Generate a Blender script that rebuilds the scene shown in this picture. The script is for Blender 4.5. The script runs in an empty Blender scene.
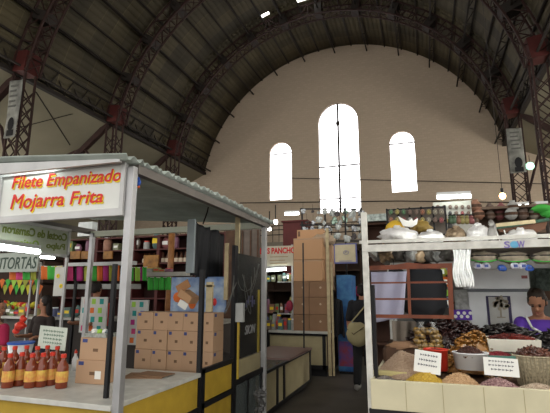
SIDE_E=6.0
import bpy, bmesh, math, random
from mathutils import Vector, Matrix, Euler, noise
random.seed(7)
C = bpy.context.scene.collection
PI = math.pi
# ---------------------------------------------------------------- camera numbers
FP = 435.0; PIT = math.radians(11.05); YAW = math.radians(18.9); CZ = 1.6
_F = (-math.sin(YAW)*math.cos(PIT), math.cos(YAW)*math.cos(PIT), math.sin(PIT))
_R = (math.cos(YAW), math.sin(YAW), 0)
_U = (math.sin(YAW)*math.sin(PIT), -math.cos(YAW)*math.sin(PIT), math.cos(PIT))
def W(x, y, X=None, Y=None, Z=None):
    """world point on a given plane, measured from the photograph"""
    a = (x-275)/FP; b = (206.5-y)/FP
    d = [_F[i]+a*_R[i]+b*_U[i] for i in range(3)]
    t = X/d[0] if X is not None else Y/d[1] if Y is not None else (Z-CZ)/d[2]
    return Vector((t*d[0], t*d[1], CZ+t*d[2]))
def fr(x0, y0, x1, y1, Y):
    my = (y0+y1)/2; mx = (x0+x1)/2
    return W(x0, my, Y=Y).x, W(x1, my, Y=Y).x, W(mx, y1, Y=Y).z, W(mx, y0, Y=Y).z
# ---------------------------------------------------------------- materials
_m = {}
def mat(name, col, rough=.6, metal=0., var=.15, scale=6., bump=0., emit=0., trans=0., alpha=1., kind='noise', col2=None, spec=.3):
    if name in _m: return _m[name]
    m = bpy.data.materials.new(name); m.use_nodes = True
    nt = m.node_tree; N = nt.nodes; L = nt.links
    b = N['Principled BSDF']
    c = (*col, 1); c2 = (*(col2 if col2 else [v*(1-var) for v in col]), 1)
    b.inputs['Roughness'].default_value = rough; b.inputs['Metallic'].default_value = metal
    b.inputs['Specular IOR Level'].default_value = spec
    tc = N.new('ShaderNodeTexCoord')
    if kind == 'noise':
        t = N.new('ShaderNodeTexNoise'); t.inputs['Scale'].default_value = scale; t.inputs['Detail'].default_value = 4
    elif kind == 'voronoi':
        t = N.new('ShaderNodeTexVoronoi'); t.inputs['Scale'].default_value = scale
    elif kind == 'brick':
        t = N.new('ShaderNodeTexBrick'); t.inputs['Scale'].default_value = scale
        t.inputs['Color1'].default_value = c; t.inputs['Color2'].default_value = (*[v*.92 for v in col], 1)
        t.inputs['Mortar'].default_value = c2
    L.new(tc.outputs['Object'], t.inputs['Vector'])
    if kind == 'brick':
        L.new(t.outputs['Color'], b.inputs['Base Color']); fac = t.outputs['Fac']
    elif kind == 'voronoi':
        rgb = N.new('ShaderNodeSeparateColor'); L.new(t.outputs['Color'], rgb.inputs[0])
        mx = N.new('ShaderNodeMix'); mx.data_type = 'RGBA'
        mx.inputs[6].default_value = c; mx.inputs[7].default_value = c2
        L.new(rgb.outputs[0], mx.inputs[0]); L.new(mx.outputs[2], b.inputs['Base Color']); fac = t.outputs['Distance']
    else:
        rp = N.new('ShaderNodeValToRGB'); rp.color_ramp.elements[0].position = .35; rp.color_ramp.elements[1].position = .68
        rp.color_ramp.elements[0].color = c2; rp.color_ramp.elements[1].color = c
        L.new(t.outputs['Fac'], rp.inputs[0]); L.new(rp.outputs[0], b.inputs['Base Color']); fac = t.outputs['Fac']
    if bump:
        bp = N.new('ShaderNodeBump'); bp.inputs['Strength'].default_value = bump; bp.inputs['Distance'].default_value = .02
        L.new(fac, bp.inputs['Height']); L.new(bp.outputs[0], b.inputs['Normal'])
    if emit:
        b.inputs['Emission Color'].default_value = c; b.inputs['Emission Strength'].default_value = emit
    if trans: b.inputs['Transmission Weight'].default_value = trans
    if alpha < 1: b.inputs['Alpha'].default_value = alpha
    _m[name] = m; return m
steel = mat('brushed_steel', (.42,.42,.43), .45, .6)
alu = mat('painted_aluminium', (.50,.50,.50), .45, .2)
blackm = mat('black_metal', (.018,.018,.02), .5, .3)
cream = mat('cream_panel', (.64,.59,.41), .6, var=.1)
creamk = mat('tan_kiosk_panel', (.42,.36,.21), .6, var=.12)
yellowp = mat('yellow_panel', (.50,.33,.04), .5, var=.2)
whitep = mat('chipped_white_paint', (.70,.69,.64), .6, var=.25, scale=14)
stone = mat('grey_stone_top', (.58,.58,.54), .4, var=.22, scale=9)
card = mat('cardboard', (.45,.29,.18), .8, var=.1, scale=3)
card2 = mat('dark_cardboard', (.26,.15,.085), .8, var=.15, scale=3)
cardp = mat('smooth_cardboard', (.48,.28,.15), .8, var=.05, scale=1)
paper = mat('white_paper', (.78,.78,.74), .7, var=.04)
bluel = mat('blue_print', (.05,.07,.22), .6)
red = mat('red_paint', (.55,.03,.03), .5)
redtub = mat('red_plastic', (.62,.045,.025), .35, var=.05)
letterred = mat('letter_red', (.62,.03,.03), .6, var=.05)
letteryel = mat('letter_yellow', (.85,.62,.03), .6, var=.05)
signw = mat('sign_white', (.66,.67,.64), .5, var=.05)
maroon = mat('maroon_paint', (.10,.017,.016), .6)
truss = mat('red_oxide_iron', (.042,.018,.014), .7, var=.4, scale=3)
trussbox = mat('red_oxide_gusset', (.085,.017,.014), .7, var=.25, scale=3)
darkst = mat('dark_iron', (.028,.022,.018), .7)
skin = mat('brown_skin', (.36,.17,.10), .6, var=.08)
hair = mat('black_hair', (.018,.013,.011), .6, var=.5, scale=60, bump=.4)
blackc = mat('black_cloth', (.015,.015,.018), .9)
khaki = mat('khaki_canvas', (.36,.31,.17), .9, bump=.1)
purple = mat('purple_cloth', (.13,.05,.42), .8)
whitec = mat('white_cloth', (.62,.60,.68), .85, var=.08)
greyc = mat('grey_violet_cloth', (.33,.32,.42), .85, var=.1)
woodr = mat('red_brown_wood', (.20,.055,.025), .5, var=.35, scale=10)
woodl = mat('pale_wood', (.52,.43,.26), .7, var=.25, scale=12)
darkwood = mat('dark_brown_wood', (.09,.045,.025), .7, var=.4, scale=8)
plast = mat('clear_plastic_film', (.75,.75,.74), .2, var=.1, bump=.8, scale=22, alpha=.18)
plasw = mat('white_plastic_bag', (.70,.69,.68), .35, var=.2, bump=.9, scale=16)
whiteplas = mat('white_plastic', (.68,.69,.70), .35, var=.05)
blackplas = mat('black_plastic_sheet', (.014,.015,.018), .6, bump=.35, scale=5, spec=.2)
greyscr = mat('grey_board', (.16,.19,.20), .5)
tube = mat('fluorescent_light', (.92,1,.94), emit=9., var=0)
glassm = mat('dusty_glass', (.20,.24,.24), .1, var=.3, alpha=.45, spec=.6)
col = {'pink': mat('pink_paper', (.62,.06,.20), .7), 'magenta': mat('magenta_paper', (.42,.03,.20), .7), 'green': mat('green_paper', (.06,.42,.06), .7),
       'orange': mat('orange_paper', (.70,.16,.03), .7), 'yellow': mat('yellow_paper', (.62,.55,.04), .7), 'olive': mat('olive_paper', (.36,.38,.05), .7),
       'red': red, 'blue': mat('blue_paper', (.04,.12,.50), .7), 'white': paper, 'lime': mat('lime_paper', (.35,.62,.08), .7), 'teal': mat('teal_paper', (.03,.32,.30), .7),
       'brown': card2, 'black': blackc, 'purple': purple, 'cream': cream, 'grey': greyscr}
# ---------------------------------------------------------------- mesh collecting
class MB:
    def __init__(s): s.v = []; s.f = []; s.m = []
    def add(s, vs, fs, mi=0):
        n = len(s.v); s.v += [tuple(v) for v in vs]
        for f in fs: s.f.append(tuple(i+n for i in f)); s.m.append(mi)
        return s
    def box(s, x0, x1, y0, y1, z0, z1, mi=0, rz=0., rx=0., ry=0.):
        c = Vector(((x0+x1)/2, (y0+y1)/2, (z0+z1)/2)); R = Euler((rx, ry, rz)).to_matrix()
        vs = [c + R @ (Vector((x, y, z))-c) for z in (z0, z1) for x, y in ((x0,y0),(x1,y0),(x1,y1),(x0,y1))]
        return s.add(vs, [(3,2,1,0),(4,5,6,7),(0,1,5,4),(1,2,6,5),(2,3,7,6),(3,0,4,7)], mi)
    def cyl(s, p0, p1, r0, r1=None, seg=8, mi=0, caps=True):
        r1 = r0 if r1 is None else r1
        p0 = Vector(p0); p1 = Vector(p1); d = (p1-p0).normalized()
        a = d.orthogonal().normalized(); b = d.cross(a)
        vs = []
        for p, r in ((p0, r0), (p1, r1)):
            for i in range(seg):
                t = 2*PI*i/seg; vs.append(p + (a*math.cos(t)+b*math.sin(t))*r)
        fs = [(i, (i+1) % seg, seg+(i+1) % seg, seg+i) for i in range(seg)]
        if caps: fs += [tuple(range(seg-1, -1, -1)), tuple(range(seg, 2*seg))]
        return s.add(vs, fs, mi)
    def tube(s, pts, r, seg=6, mi=0):
        for a, b in zip(pts[:-1], pts[1:]): s.cyl(a, b, r, r, seg, mi)
        return s
    def bar(s, p0, p1, w, mi=0):
        return s.cyl(p0, p1, w*.707, None, 4, mi)
    def lathe(s, c, prof, seg=14, mi=0, sx=1., sy=1.):
        c = Vector(c); vs = []; fs = []
        for r, z in prof:
            for i in range(seg):
                t = 2*PI*i/seg; vs.append(c + Vector((r*sx*math.cos(t), r*sy*math.sin(t), z)))
        n = len(prof)
        for k in range(n-1):
            for i in range(seg):
                fs.append((k*seg+i, k*seg+(i+1) % seg, (k+1)*seg+(i+1) % seg, (k+1)*seg+i))
        fs.append(tuple(range(seg-1, -1, -1))); fs.append(tuple((n-1)*seg+i for i in range(seg)))
        return s.add(vs, fs, mi)
    def ell(s, c, rad, rot=(0,0,0), seg=10, rings=6, mi=0, wob=0., ws=8.):
        c = Vector(c); R = Euler(rot).to_matrix(); vs = []; fs = []
        vs.append(Vector((0,0,-1)))
        for k in range(1, rings):
            ph = -PI/2+PI*k/rings
            for i in range(seg):
                t = 2*PI*i/seg; vs.append(Vector((math.cos(ph)*math.cos(t), math.cos(ph)*math.sin(t), math.sin(ph))))
        vs.append(Vector((0,0,1)))
        for i in range(seg): fs.append((0, 1+(i+1) % seg, 1+i))
        for k in range(rings-2):
            for i in range(seg):
                a = 1+k*seg; fs.append((a+i, a+(i+1) % seg, a+seg+(i+1) % seg, a+seg+i))
        a = 1+(rings-2)*seg
        for i in range(seg): fs.append((a+i, a+(i+1) % seg, len(vs)-1))
        out = []
        for v in vs:
            k = 1+wob*noise.noise(v*ws*.3+c*3) if wob else 1
            out.append(c + R @ Vector((v.x*rad[0]*k, v.y*rad[1]*k, v.z*rad[2]*k)))
        return s.add(out, fs, mi)
    def prism(s, poly, d, mi=0):
        d = Vector(d); n = len(poly); vs = [Vector(p) for p in poly]; vs += [v+d for v in vs]
        fs = [tuple(range(n-1, -1, -1)), tuple(range(n, 2*n))] + [(i, (i+1) % n, n+(i+1) % n, n+i) for i in range(n)]
        return s.add(vs, fs, mi)
    def grid(s, fn, nu, nv, mi=0, th=None):
        vs = [fn(i/nu, j/nv) for j in range(nv+1) for i in range(nu+1)]
        fs = [(j*(nu+1)+i, j*(nu+1)+i+1, (j+1)*(nu+1)+i+1, (j+1)*(nu+1)+i) for j in range(nv) for i in range(nu)]
        return s.add(vs, fs, mi)
    def build(s, name, mats, parent=None, smooth=False, bevel=0., solid=0., loc=None, fix=True):
        me = bpy.data.meshes.new(name); me.from_pydata(s.v, [], s.f)
        if not isinstance(mats, (list, tuple)): mats = [mats]
        for m in mats: me.materials.append(m)
        me.polygons.foreach_set('material_index', s.m)
        if smooth: me.polygons.foreach_set('use_smooth', [True]*len(s.f))
        if fix:
            bm = bmesh.new(); bm.from_mesh(me); bmesh.ops.recalc_face_normals(bm, faces=bm.faces); bm.to_mesh(me); bm.free()
        o = bpy.data.objects.new(name, me); C.objects.link(o)
        if parent is not None: o.parent = parent
        elif loc is None and s.v:                       # put the origin at the thing's base
            xs = [v[0] for v in s.v]; ys = [v[1] for v in s.v]; z = min(v[2] for v in s.v)
            c = Vector(((min(xs)+max(xs))/2, (min(ys)+max(ys))/2, z))
            me.transform(Matrix.Translation(-c)); o.location = c
        if loc is not None: o.location = loc
        if bevel:
            b = o.modifiers.new('bevel', 'BEVEL'); b.width = bevel; b.segments = 2; b.limit_method = 'ANGLE'
        if solid:
            b = o.modifiers.new('solid', 'SOLIDIFY'); b.thickness = solid; b.offset = 0
        return o
def tag(o, label, cat, group=None, kind=None):
    o['label'] = label; o['category'] = cat
    if group: o['group'] = group
    if kind: o['kind'] = kind
    return o
def struct(o, label=None):
    o['kind'] = 'structure'
    if label: o['label'] = label
    return o
def empty(name, loc=(0,0,0), rz=0.):
    o = bpy.data.objects.new(name, None); C.objects.link(o); o.location = loc; o.rotation_euler = (0,0,rz); return o
def part(mb, name, mats, root, **k):
    """mesh written in world coordinates, hung on a thing"""
    o = mb.build(name, mats, root, **k)
    p = root; M = Matrix.Identity(4)
    while p is not None:
        M = Matrix.LocRotScale(p.location, p.rotation_euler, p.scale) @ M; p = p.parent
    o.data.transform(M.inverted())
    return o
def copy_tree(o, parent=None):
    c = o.copy(); C.objects.link(c); c.parent = parent
    for ch in list(o.children): copy_tree(ch, c)
    return c
def again(o, loc, label, rz=None, sc=None):
    c = copy_tree(o); c.location = loc
    if rz is not None: c.rotation_euler = (0,0,rz)
    if sc: c.scale = (sc,sc,sc) if not isinstance(sc, tuple) else sc
    c['label'] = label; return c
def text(body, rect, fn, m, root, shear=0., off=0., name='lettering', th=.002, flat=0):
    """letters filling rect (u0,u1,v0,v1), laid by fn(u,v,w) -> world"""
    cu = bpy.data.curves.new('t', 'FONT'); cu.body = body; cu.shear = shear; cu.offset = off; cu.resolution_u = 3
    cu.extrude = .01
    t = bpy.data.objects.new('t', cu); C.objects.link(t)
    bpy.context.view_layer.update()
    me = bpy.data.meshes.new_from_object(t.evaluated_get(bpy.context.evaluated_depsgraph_get()))
    bpy.data.objects.remove(t)
    xs = [v.co.x for v in me.vertices]; ys = [v.co.y for v in me.vertices]
    x0, x1, y0, y1 = min(xs), max(xs), min(ys), max(ys)
    for v in me.vertices:
        u = rect[0]+(v.co.x-x0)/(x1-x0)*(rect[1]-rect[0]); w = rect[2]+(v.co.y-y0)/(y1-y0)*(rect[3]-rect[2])
        v.co = fn(u, w, (v.co.z/.01)*th)
    me.materials.clear(); me.materials.append(m)
    o = bpy.data.objects.new(name, me); C.objects.link(o); o.parent = root
    p = root; M = Matrix.Identity(4)
    while p is not None:
        M = Matrix.LocRotScale(p.location, p.rotation_euler, p.scale) @ M; p = p.parent
    me.transform(M.inverted())
    return o
def remeshed(mb, name, m, parent=None, vox=.012, sm=4):
    o = mb.build(name, m, parent, fix=True, loc=(0,0,0) if parent is None else None)
    r = o.modifiers.new('r', 'REMESH'); r.mode = 'VOXEL'; r.voxel_size = vox; r.use_smooth_shade = True
    s = o.modifiers.new('s', 'SMOOTH'); s.iterations = sm; s.factor = .5
    bpy.context.view_layer.update()
    me = bpy.data.meshes.new_from_object(o.evaluated_get(bpy.context.evaluated_depsgraph_get()))
    o.modifiers.clear(); old = o.data; o.data = me
    if not me.materials: me.materials.append(m)
    return o
ORD = ['first', 'second', 'third', 'fourth', 'fifth', 'sixth', 'seventh', 'eighth', 'ninth', 'tenth', 'eleventh', 'twelfth', 'thirteenth', 'fourteenth', 'fifteenth', 'sixteenth', 'seventeenth', 'eighteenth']
# ================================================================ THE BUILDING
XC = -5.0; ZC = 8.3; RV = 10.05; YB = 27.5; ZE = 10.1
aE = math.asin((ZE-ZC)/RV)
floorm = mat('worn_dark_concrete', (.11,.097,.08), .6, var=.35, scale=1.5, bump=.15)
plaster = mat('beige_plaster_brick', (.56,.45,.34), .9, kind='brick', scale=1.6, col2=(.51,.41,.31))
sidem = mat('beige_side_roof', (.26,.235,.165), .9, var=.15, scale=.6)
o = MB().box(-22, 12, -8, YB+.4, -.2, 0).build('floor', floorm); struct(o)
# vault sheet: stripes of separate sheets running round the arch
vm = mat('corrugated_vault_sheet', (.092,.078,.048), .75, var=.35, scale=.6)
nt = vm.node_tree; N = nt.nodes; L = nt.links; b = N['Principled BSDF']
tc = N.new('ShaderNodeTexCoord'); sp = N.new('ShaderNodeSeparateXYZ'); L.new(tc.outputs['Object'], sp.inputs[0])
mu = N.new('ShaderNodeMath'); mu.operation = 'MULTIPLY'; mu.inputs[1].default_value = 1.25; L.new(sp.outputs['Y'], mu.inputs[0])
fl = N.new('ShaderNodeMath'); fl.operation = 'FLOOR'; L.new(mu.outputs[0], fl.inputs[0])
fc = N.new('ShaderNodeMath'); fc.operation = 'FRACT'; L.new(mu.outputs[0], fc.inputs[0])
an = N.new('ShaderNodeMath'); an.operation = 'ARCTAN2'
sx_ = N.new('ShaderNodeMath'); sx_.operation = 'SUBTRACT'; sx_.inputs[1].default_value = XC; L.new(sp.outputs['X'], sx_.inputs[0])
sz_ = N.new('ShaderNodeMath'); sz_.operation = 'SUBTRACT'; sz_.inputs[1].default_value = ZC; L.new(sp.outputs['Z'], sz_.inputs[0])
L.new(sz_.outputs[0], an.inputs[0]); L.new(sx_.outputs[0], an.inputs[1])
am = N.new('ShaderNodeMath'); am.operation = 'MULTIPLY'; am.inputs[1].default_value = 4.2; L.new(an.outputs[0], am.inputs[0])
af = N.new('ShaderNodeMath'); af.operation = 'FLOOR'; L.new(am.outputs[0], af.inputs[0])
cb = N.new('ShaderNodeCombineXYZ'); L.new(fl.outputs[0], cb.inputs[0]); L.new(af.outputs[0], cb.inputs[1])
wn = N.new('ShaderNodeTexWhiteNoise'); L.new(cb.outputs[0], wn.inputs[0])
r1 = N.new('ShaderNodeValToRGB'); r1.color_ramp.elements[0].color = (.70,.70,.72,1); r1.color_ramp.elements[1].color = (1.35,1.32,1.2,1); L.new(wn.outputs[0], r1.inputs[0])
r2 = N.new('ShaderNodeValToRGB'); r2.color_ramp.elements[0].color = (1.7,1.7,1.6,1); r2.color_ramp.elements[1].color = (1,1,1,1); r2.color_ramp.elements[1].position = .06
L.new(fc.outputs[0], r2.inputs[0])
m1 = N.new('ShaderNodeMix'); m1.data_type = 'RGBA'; m1.blend_type = 'MULTIPLY'; m1.inputs[0].default_value = 1
m2 = N.new('ShaderNodeMix'); m2.data_type = 'RGBA'; m2.blend_type = 'MULTIPLY'; m2.inputs[0].default_value = 1
src = b.inputs['Base Color'].links[0].from_socket
L.new(src, m1.inputs[6]); L.new(r1.outputs[0], m1.inputs[7]); L.new(m1.outputs[2], m2.inputs[6]); L.new(r2.outputs[0], m2.inputs[7]); L.new(m2.outputs[2], b.inputs['Base Color'])
mb = MB(); YF = -4.0
def vp(a, y, r=RV): return Vector((XC+r*math.cos(a), y, ZC+r*math.sin(a)))
slots = [(1.862, 1.925), (1.53, 1.68), (1.17, 1.22)]
ys = [YF, 21.75, 22.05, YB+.3]
NA = 96
for (ya, yb) in zip(ys[:-1], ys[1:]):
    mb2 = [aE+(PI-2*aE)*i/NA for i in range(NA+1)]
    for a0, a1 in zip(mb2[:-1], mb2[1:]):
        if ya == 21.75 and any(s0 <= (a0+a1)/2 <= s1 for s0, s1 in slots): continue
        mb.add([vp(a0, ya), vp(a1, ya), vp(a1, yb), vp(a0, yb)], [(0,1,2,3)])
ceil = mb.build('ceiling', vm, smooth=True, solid=.05, fix=False, loc=(0,0,0)); struct(ceil, 'dark vaulted sheet roof')
# short glazed slots near the crown
skl = mat('skylight_glass', (1,1,.97), emit=4., var=0)
for s0, s1 in slots:
    q = MB(); n = 6
    for i in range(n):
        a0 = s0-.01+(s1-s0+.02)*i/n; a1 = s0-.01+(s1-s0+.02)*(i+1)/n
        q.add([vp(a0, 21.73, RV+.06), vp(a1, 21.73, RV+.06), vp(a1, 22.07, RV+.06), vp(a0, 22.07, RV+.06)], [(0,1,2,3)])
    q.build('skylight', skl, ceil, solid=.01)
# purlins: latticed and plain, running the length of the hall
NP = 25
for k in range(NP):
    a = aE+.02+(PI-2*aE-.04)*k/(NP-1); q = MB()
    big = k % 2 == 0
    d = vp(a, 0, 1)-vp(a, 0, 0); d.normalize()
    if big:
        for rr in (RV-.08, RV-.5): q.cyl(vp(a, YF, rr), vp(a, YB-.05, rr), .05, None, 4)
        y = YF; up = True
        while y < YB-.7:
            q.cyl(vp(a, y, RV-.08 if up else RV-.5), vp(a, y+.6, RV-.5 if up else RV-.08), .022, None, 4); y += .6; up = not up
    else:
        q.cyl(vp(a, YF, RV-.1), vp(a, YB-.05, RV-.1), .055, None, 4)
    q.build('purlin', darkst, ceil)
# the arched trusses
AY = [6.4, 11.8, 17.15, 22.6]
AN = ['nearest, over the market stalls', 'second from the camera', 'third from the camera', 'farthest, just before the windowed wall']
for Y0, nm in zip(AY, AN):
    root = empty('roof_arch', (XC, Y0, ZE)); tag(root, 'red-brown latticed arch spanning the vault, '+nm, 'roof arch', 'latticed arches under the vault')
    la = MB(); n = 44; ro, ri, hw = RV-.12, RV-.85, .32
    A = [aE+(PI-2*aE)*i/n for i in range(n+1)]
    for r in (ro, ri):
        for s in (-hw, hw):
            ch = MB()
            for i in range(n): ch.cyl(vp(A[i], Y0+s, r), vp(A[i+1], Y0+s, r), .055, None, 4)
            part(ch, 'chord', truss, root)
    for i in range(n):
        for s in (-hw, hw):
            a, b_ = (ro, ri) if i % 2 else (ri, ro)
            la.cyl(vp(A[i], Y0+s, a), vp(A[i+1], Y0+s, b_), .026, None, 4)
            la.cyl(vp(A[i], Y0+s, ri), vp(A[i], Y0+s, ro), .026, None, 4)
        la.cyl(vp(A[i], Y0-hw, ri), vp(A[i+1], Y0+hw, ri), .026, None, 4); la.cyl(vp(A[i], Y0+hw, ri), vp(A[i+1], Y0-hw, ri), .026, None, 4)
        la.cyl(vp(A[i], Y0-hw, ri), vp(A[i], Y0+hw, ri), .026, None, 4)
    part(la, 'lattice', truss, root)
    for k in range(2, NP-2, 2):
        g = MB(); a = aE+.02+(PI-2*aE-.04)*k/(NP-1); c = vp(a, Y0, RV-.5)
        M = [c + Vector((math.cos(a), 0, math.sin(a)))*u + Vector((-math.sin(a), 0, math.cos(a)))*v for u, v in ((-.36,-.2),(-.36,.2),(.36,.2),(.36,-.2))]
        g.prism([p+Vector((0,-.34,0)) for p in M], (0,.68,0)); part(g, 'gusset', darkst, root)
    for sx in (-1, 1):
        x = XC+sx*(RV*math.cos(aE)-.42)
        part(MB().box(x-.36, x+.36, Y0-.34, Y0+.34, ZE-.1, ZE+.75, ry=-sx*.12), 'spring_block', trussbox, root)
        # column below
        col_ = empty('iron_column', (x, Y0, 0)); side = 'left' if sx < 0 else 'right'
        tag(col_, 'red latticed iron column on the %s side of the hall under the %s arch' % (side, nm.split(',')[0].split(' from')[0]), 'column', 'latticed iron columns')
        c2 = MB(); w = .30
        for a in (-w, w):
            for b_ in (-w*.8, w*.8): part(MB().cyl((x+a, Y0+b_, 0), (x+a, Y0+b_, ZE-.1), .05, None, 4), 'column_leg', truss, col_)
        z = 0.; up = 1
        while z < ZE-.8:
            z2 = min(z+.62, ZE-.1)
            for b_ in (-w*.8, w*.8):
                c2.cyl((x-w, Y0+b_, z), (x+w, Y0+b_, z2), .024, None, 4); c2.cyl((x+w, Y0+b_, z), (x-w, Y0+b_, z2), .024, None, 4)
            for a in (-w, w):
                c2.cyl((x+a, Y0-w*.8, z), (x+a, Y0+w*.8, z2), .024, None, 4); c2.cyl((x+a, Y0+w*.8, z), (x+a, Y0-w*.8, z2), .024, None, 4)
            z = z2
        part(c2, 'column_lattice', truss, col_)
        # raking strut towards the side aisle
        q = MB(); q.bar((x+sx*.4, Y0, ZE-.1), (x+sx*3.4, Y0, ZE-2.5), .26)
        q.tube([(x+sx*.35, Y0, 6.2), (x+sx*.9, Y0, 7.9), (x+sx*1.9, Y0, 8.9), (x+sx*3.0, Y0, 8.6)], .06)
        part(q, 'brace', truss, col_)
# edge lattice girders along both springings
for sx, nm in ((-1, 'left'), (1, 'right')):
    x = XC+sx*(RV*math.cos(aE)-.05); q = MB()
    q.box(x-.1, x+.1, YF, YB, ZE-.12, ZE+.05)
    for z in (ZE+.9,): q.cyl((x-sx*.2, YF, z), (x-sx*.2, YB, z), .05, None, 4)
    y = YF; up = True
    while y < YB-.6:
        q.cyl((x-sx*.05, y, ZE if up else ZE+.9), (x-sx*.2, y+.45, ZE+.9 if up else ZE), .03, None, 4); y += .45; up = not up
    struct(q.build('trim_1' if sx < 0 else 'trim_2', darkst), 'dark edge girder along the %s springing of the vault' % nm)
# end wall with three arched windows
def arch(cx, hw, z0, zs, n=18, top=None):
    top = hw if top is None else top
    P = [(cx-hw, z0), (cx-hw, zs)]
    for i in range(1, n): t = PI-PI*i/n; P.append((cx+hw*math.cos(t), zs+top*math.sin(t)))
    return P+[(cx+hw, zs), (cx+hw, z0)]
WINS = [(-9.02, .80, 7.72, 11.0, .8), (-4.96, 1.36, 6.6, 12.78, 1.36), (-.91, .77, 7.68, 10.85, .77)]
cu = bpy.data.curves.new('w', 'CURVE'); cu.dimensions = '2D'; cu.fill_mode = 'BOTH'; cu.extrude = .2
def spl(P):
    s = cu.splines.new('POLY'); s.points.add(len(P)-1); s.use_cyclic_u = True
    for i, p in enumerate(P): s.points[i].co = (p[0], p[1], 0, 1)
outer = [(-22, 0), (-22, 7.05), (XC-RV*math.cos(aE), ZE)]
for i in range(1, 49):
    a = PI-aE-(PI-2*aE)*i/49; outer.append((XC+(RV+.02)*math.cos(a), ZC+(RV+.02)*math.sin(a)))
outer += [(XC+RV*math.cos(aE), ZE), (12, 7.05), (12, 0)]
spl(outer)
for w in WINS: spl(arch(w[0], w[1], w[2], w[3], top=w[4]))
t = bpy.data.objects.new('w', cu); C.objects.link(t); t.rotation_euler = (PI/2, 0, 0); t.location = (0, YB+.2, 0)
bpy.context.view_layer.update()
me = bpy.data.meshes.new_from_object(t.evaluated_get(bpy.context.evaluated_depsgraph_get())); me.transform(Matrix.Translation((0, YB+.2, 0)) @ Matrix.Rotation(PI/2, 4, 'X'))
bpy.data.objects.remove(t); me.materials.clear(); 
# brick mapping wants the wall in x,y: use a remapped coordinate
nt = plaster.node_tree; tcn = [n for n in nt.nodes if n.type == 'TEX_COORD'][0]; bk = [n for n in nt.nodes if n.type == 'TEX_BRICK'][0]
mp = nt.nodes.new('ShaderNodeMapping'); mp.inputs['Rotation'].default_value = (PI/2, 0, 0); nt.links.new(tcn.outputs['Object'], mp.inputs[0]); nt.links.new(mp.outputs[0], bk.inputs['Vector'])
bk.inputs['Mortar Size'].default_value = .03
me.materials.append(plaster)
o = bpy.data.objects.new('wall_back', me); C.objects.link(o); struct(o, 'tall beige end wall with three arched windows')
winm = mat('daylit_frosted_glass', (1,.985,1), emit=3.2, var=0)
for i, w in enumerate(WINS):
    P = arch(w[0], w[1], w[2], w[3], top=w[4]); ctr = Vector((w[0], YB+.1, (w[2]+w[3])/2))
    f = MB(); t_ = .07 if i == 1 else .045
    Q = P+[P[0]]
    for a, b_ in zip(Q[:-1], Q[1:]): f.bar((a[0], YB+.1, a[1]), (b_[0], YB+.1, b_[1]), t_)
    if i == 1:
        f.bar((w[0], YB+.1, w[2]), (w[0], YB+.1, w[3]+w[4]), .12); f.bar((w[0]-w[1], YB+.1, 9.75), (w[0]+w[1], YB+.1, 9.75), .08)
        f.bar((w[0]-w[1], YB+.1, 7.55), (w[0]+w[1], YB+.1, 7.55), .07); f.ell((w[0], YB+.02, 12.7), (.14,.1,.2))
    else:
        f.bar((w[0]-w[1], YB+.1, w[3]), (w[0]+w[1], YB+.1, w[3]), .07); f.bar((w[0]-w[1], YB+.1, w[3]-1.), (w[0]+w[1], YB+.1, w[3]-1.), .02)
    fo = f.build('window_%d' % (i+1), darkst); struct(fo, ['left small arched window', 'tall central arched window with dark mullion', 'right small arched window'][i])
    part(MB().prism([(p[0], YB+.16, p[1]) for p in P], (0,.02,0)), 'pane', winm, fo)
# side aisles
for sx, nm in ((-1, 'left'), (1, 'right')):
    x0 = XC+sx*RV*math.cos(aE); x1 = XC+sx*16.5
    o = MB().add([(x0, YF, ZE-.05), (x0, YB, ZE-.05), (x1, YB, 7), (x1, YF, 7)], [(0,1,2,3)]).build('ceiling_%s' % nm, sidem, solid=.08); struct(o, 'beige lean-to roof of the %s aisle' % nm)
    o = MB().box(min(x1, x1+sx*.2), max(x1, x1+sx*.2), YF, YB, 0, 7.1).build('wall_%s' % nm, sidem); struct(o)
# mostly unseen glowing openings added in the side walls to brighten the hall
k = 4
sw = mat('added_side_glow', (1,.96,.88), emit=SIDE_E, var=0)
for sx in (-1, 1):
    x = XC+sx*16.5
    for y in ((0, 7, 14) if sx < 0 else (0, 7, 14, 21)):
        f = MB()
        for a, b_ in (((y-2.6, 3.2), (y+2.6, 3.2)), ((y+2.6, 3.2), (y+2.6, 6.3)), ((y+2.6, 6.3), (y-2.6, 6.3)), ((y-2.6, 6.3), (y-2.6, 3.2)), ((y, 3.2), (y, 6.3))): f.bar((x-sx*.08, a[0], a[1]), (x-sx*.08, b_[0], b_[1]), .12)
        fo = f.build('window_%d' % k, darkst); struct(fo, 'wide glowing opening added in the %s aisle wall to brighten the hall' % ('left' if sx < 0 else 'right')); k += 1
        part(MB().box(x-sx*.06-.01, x-sx*.06+.01, y-2.55, y+2.55, 3.25, 6.25), 'pane', sw, fo)
# stay cables under the left aisle roof, wires across the end wall
def cable(pts, r, label, m=darkst, grp=None, name='cable'):
    o = MB().tube(pts, r, 5).build(name, m); tag(o, label, 'cable', grp); return o
cable([W(27,78,X=-15.1), W(70,145,X=-15.3)], .03, 'thin stay rod slanting under the left aisle roof, nearest the camera')
cable([W(80,112,X=-15.2), W(10,130,X=-16)], .02, 'thin tie rod running left from the second left column')
cable([W(120,125,X=-15.4), W(145,158,X=-16.2)], .03, 'thin stay rod between the second and third left columns')
cable([W(285,178,Y=26.9), W(420,181,Y=26.9), W(549,184,Y=26.9)], .025, 'dark wire strung across the end wall below the windows, upper one')
cable([W(240,203,Y=26.5), W(400,201,Y=26.5), W(549,203,Y=26.5)], .035, 'dark wire strung across the end wall at sill height, lower one')
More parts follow.
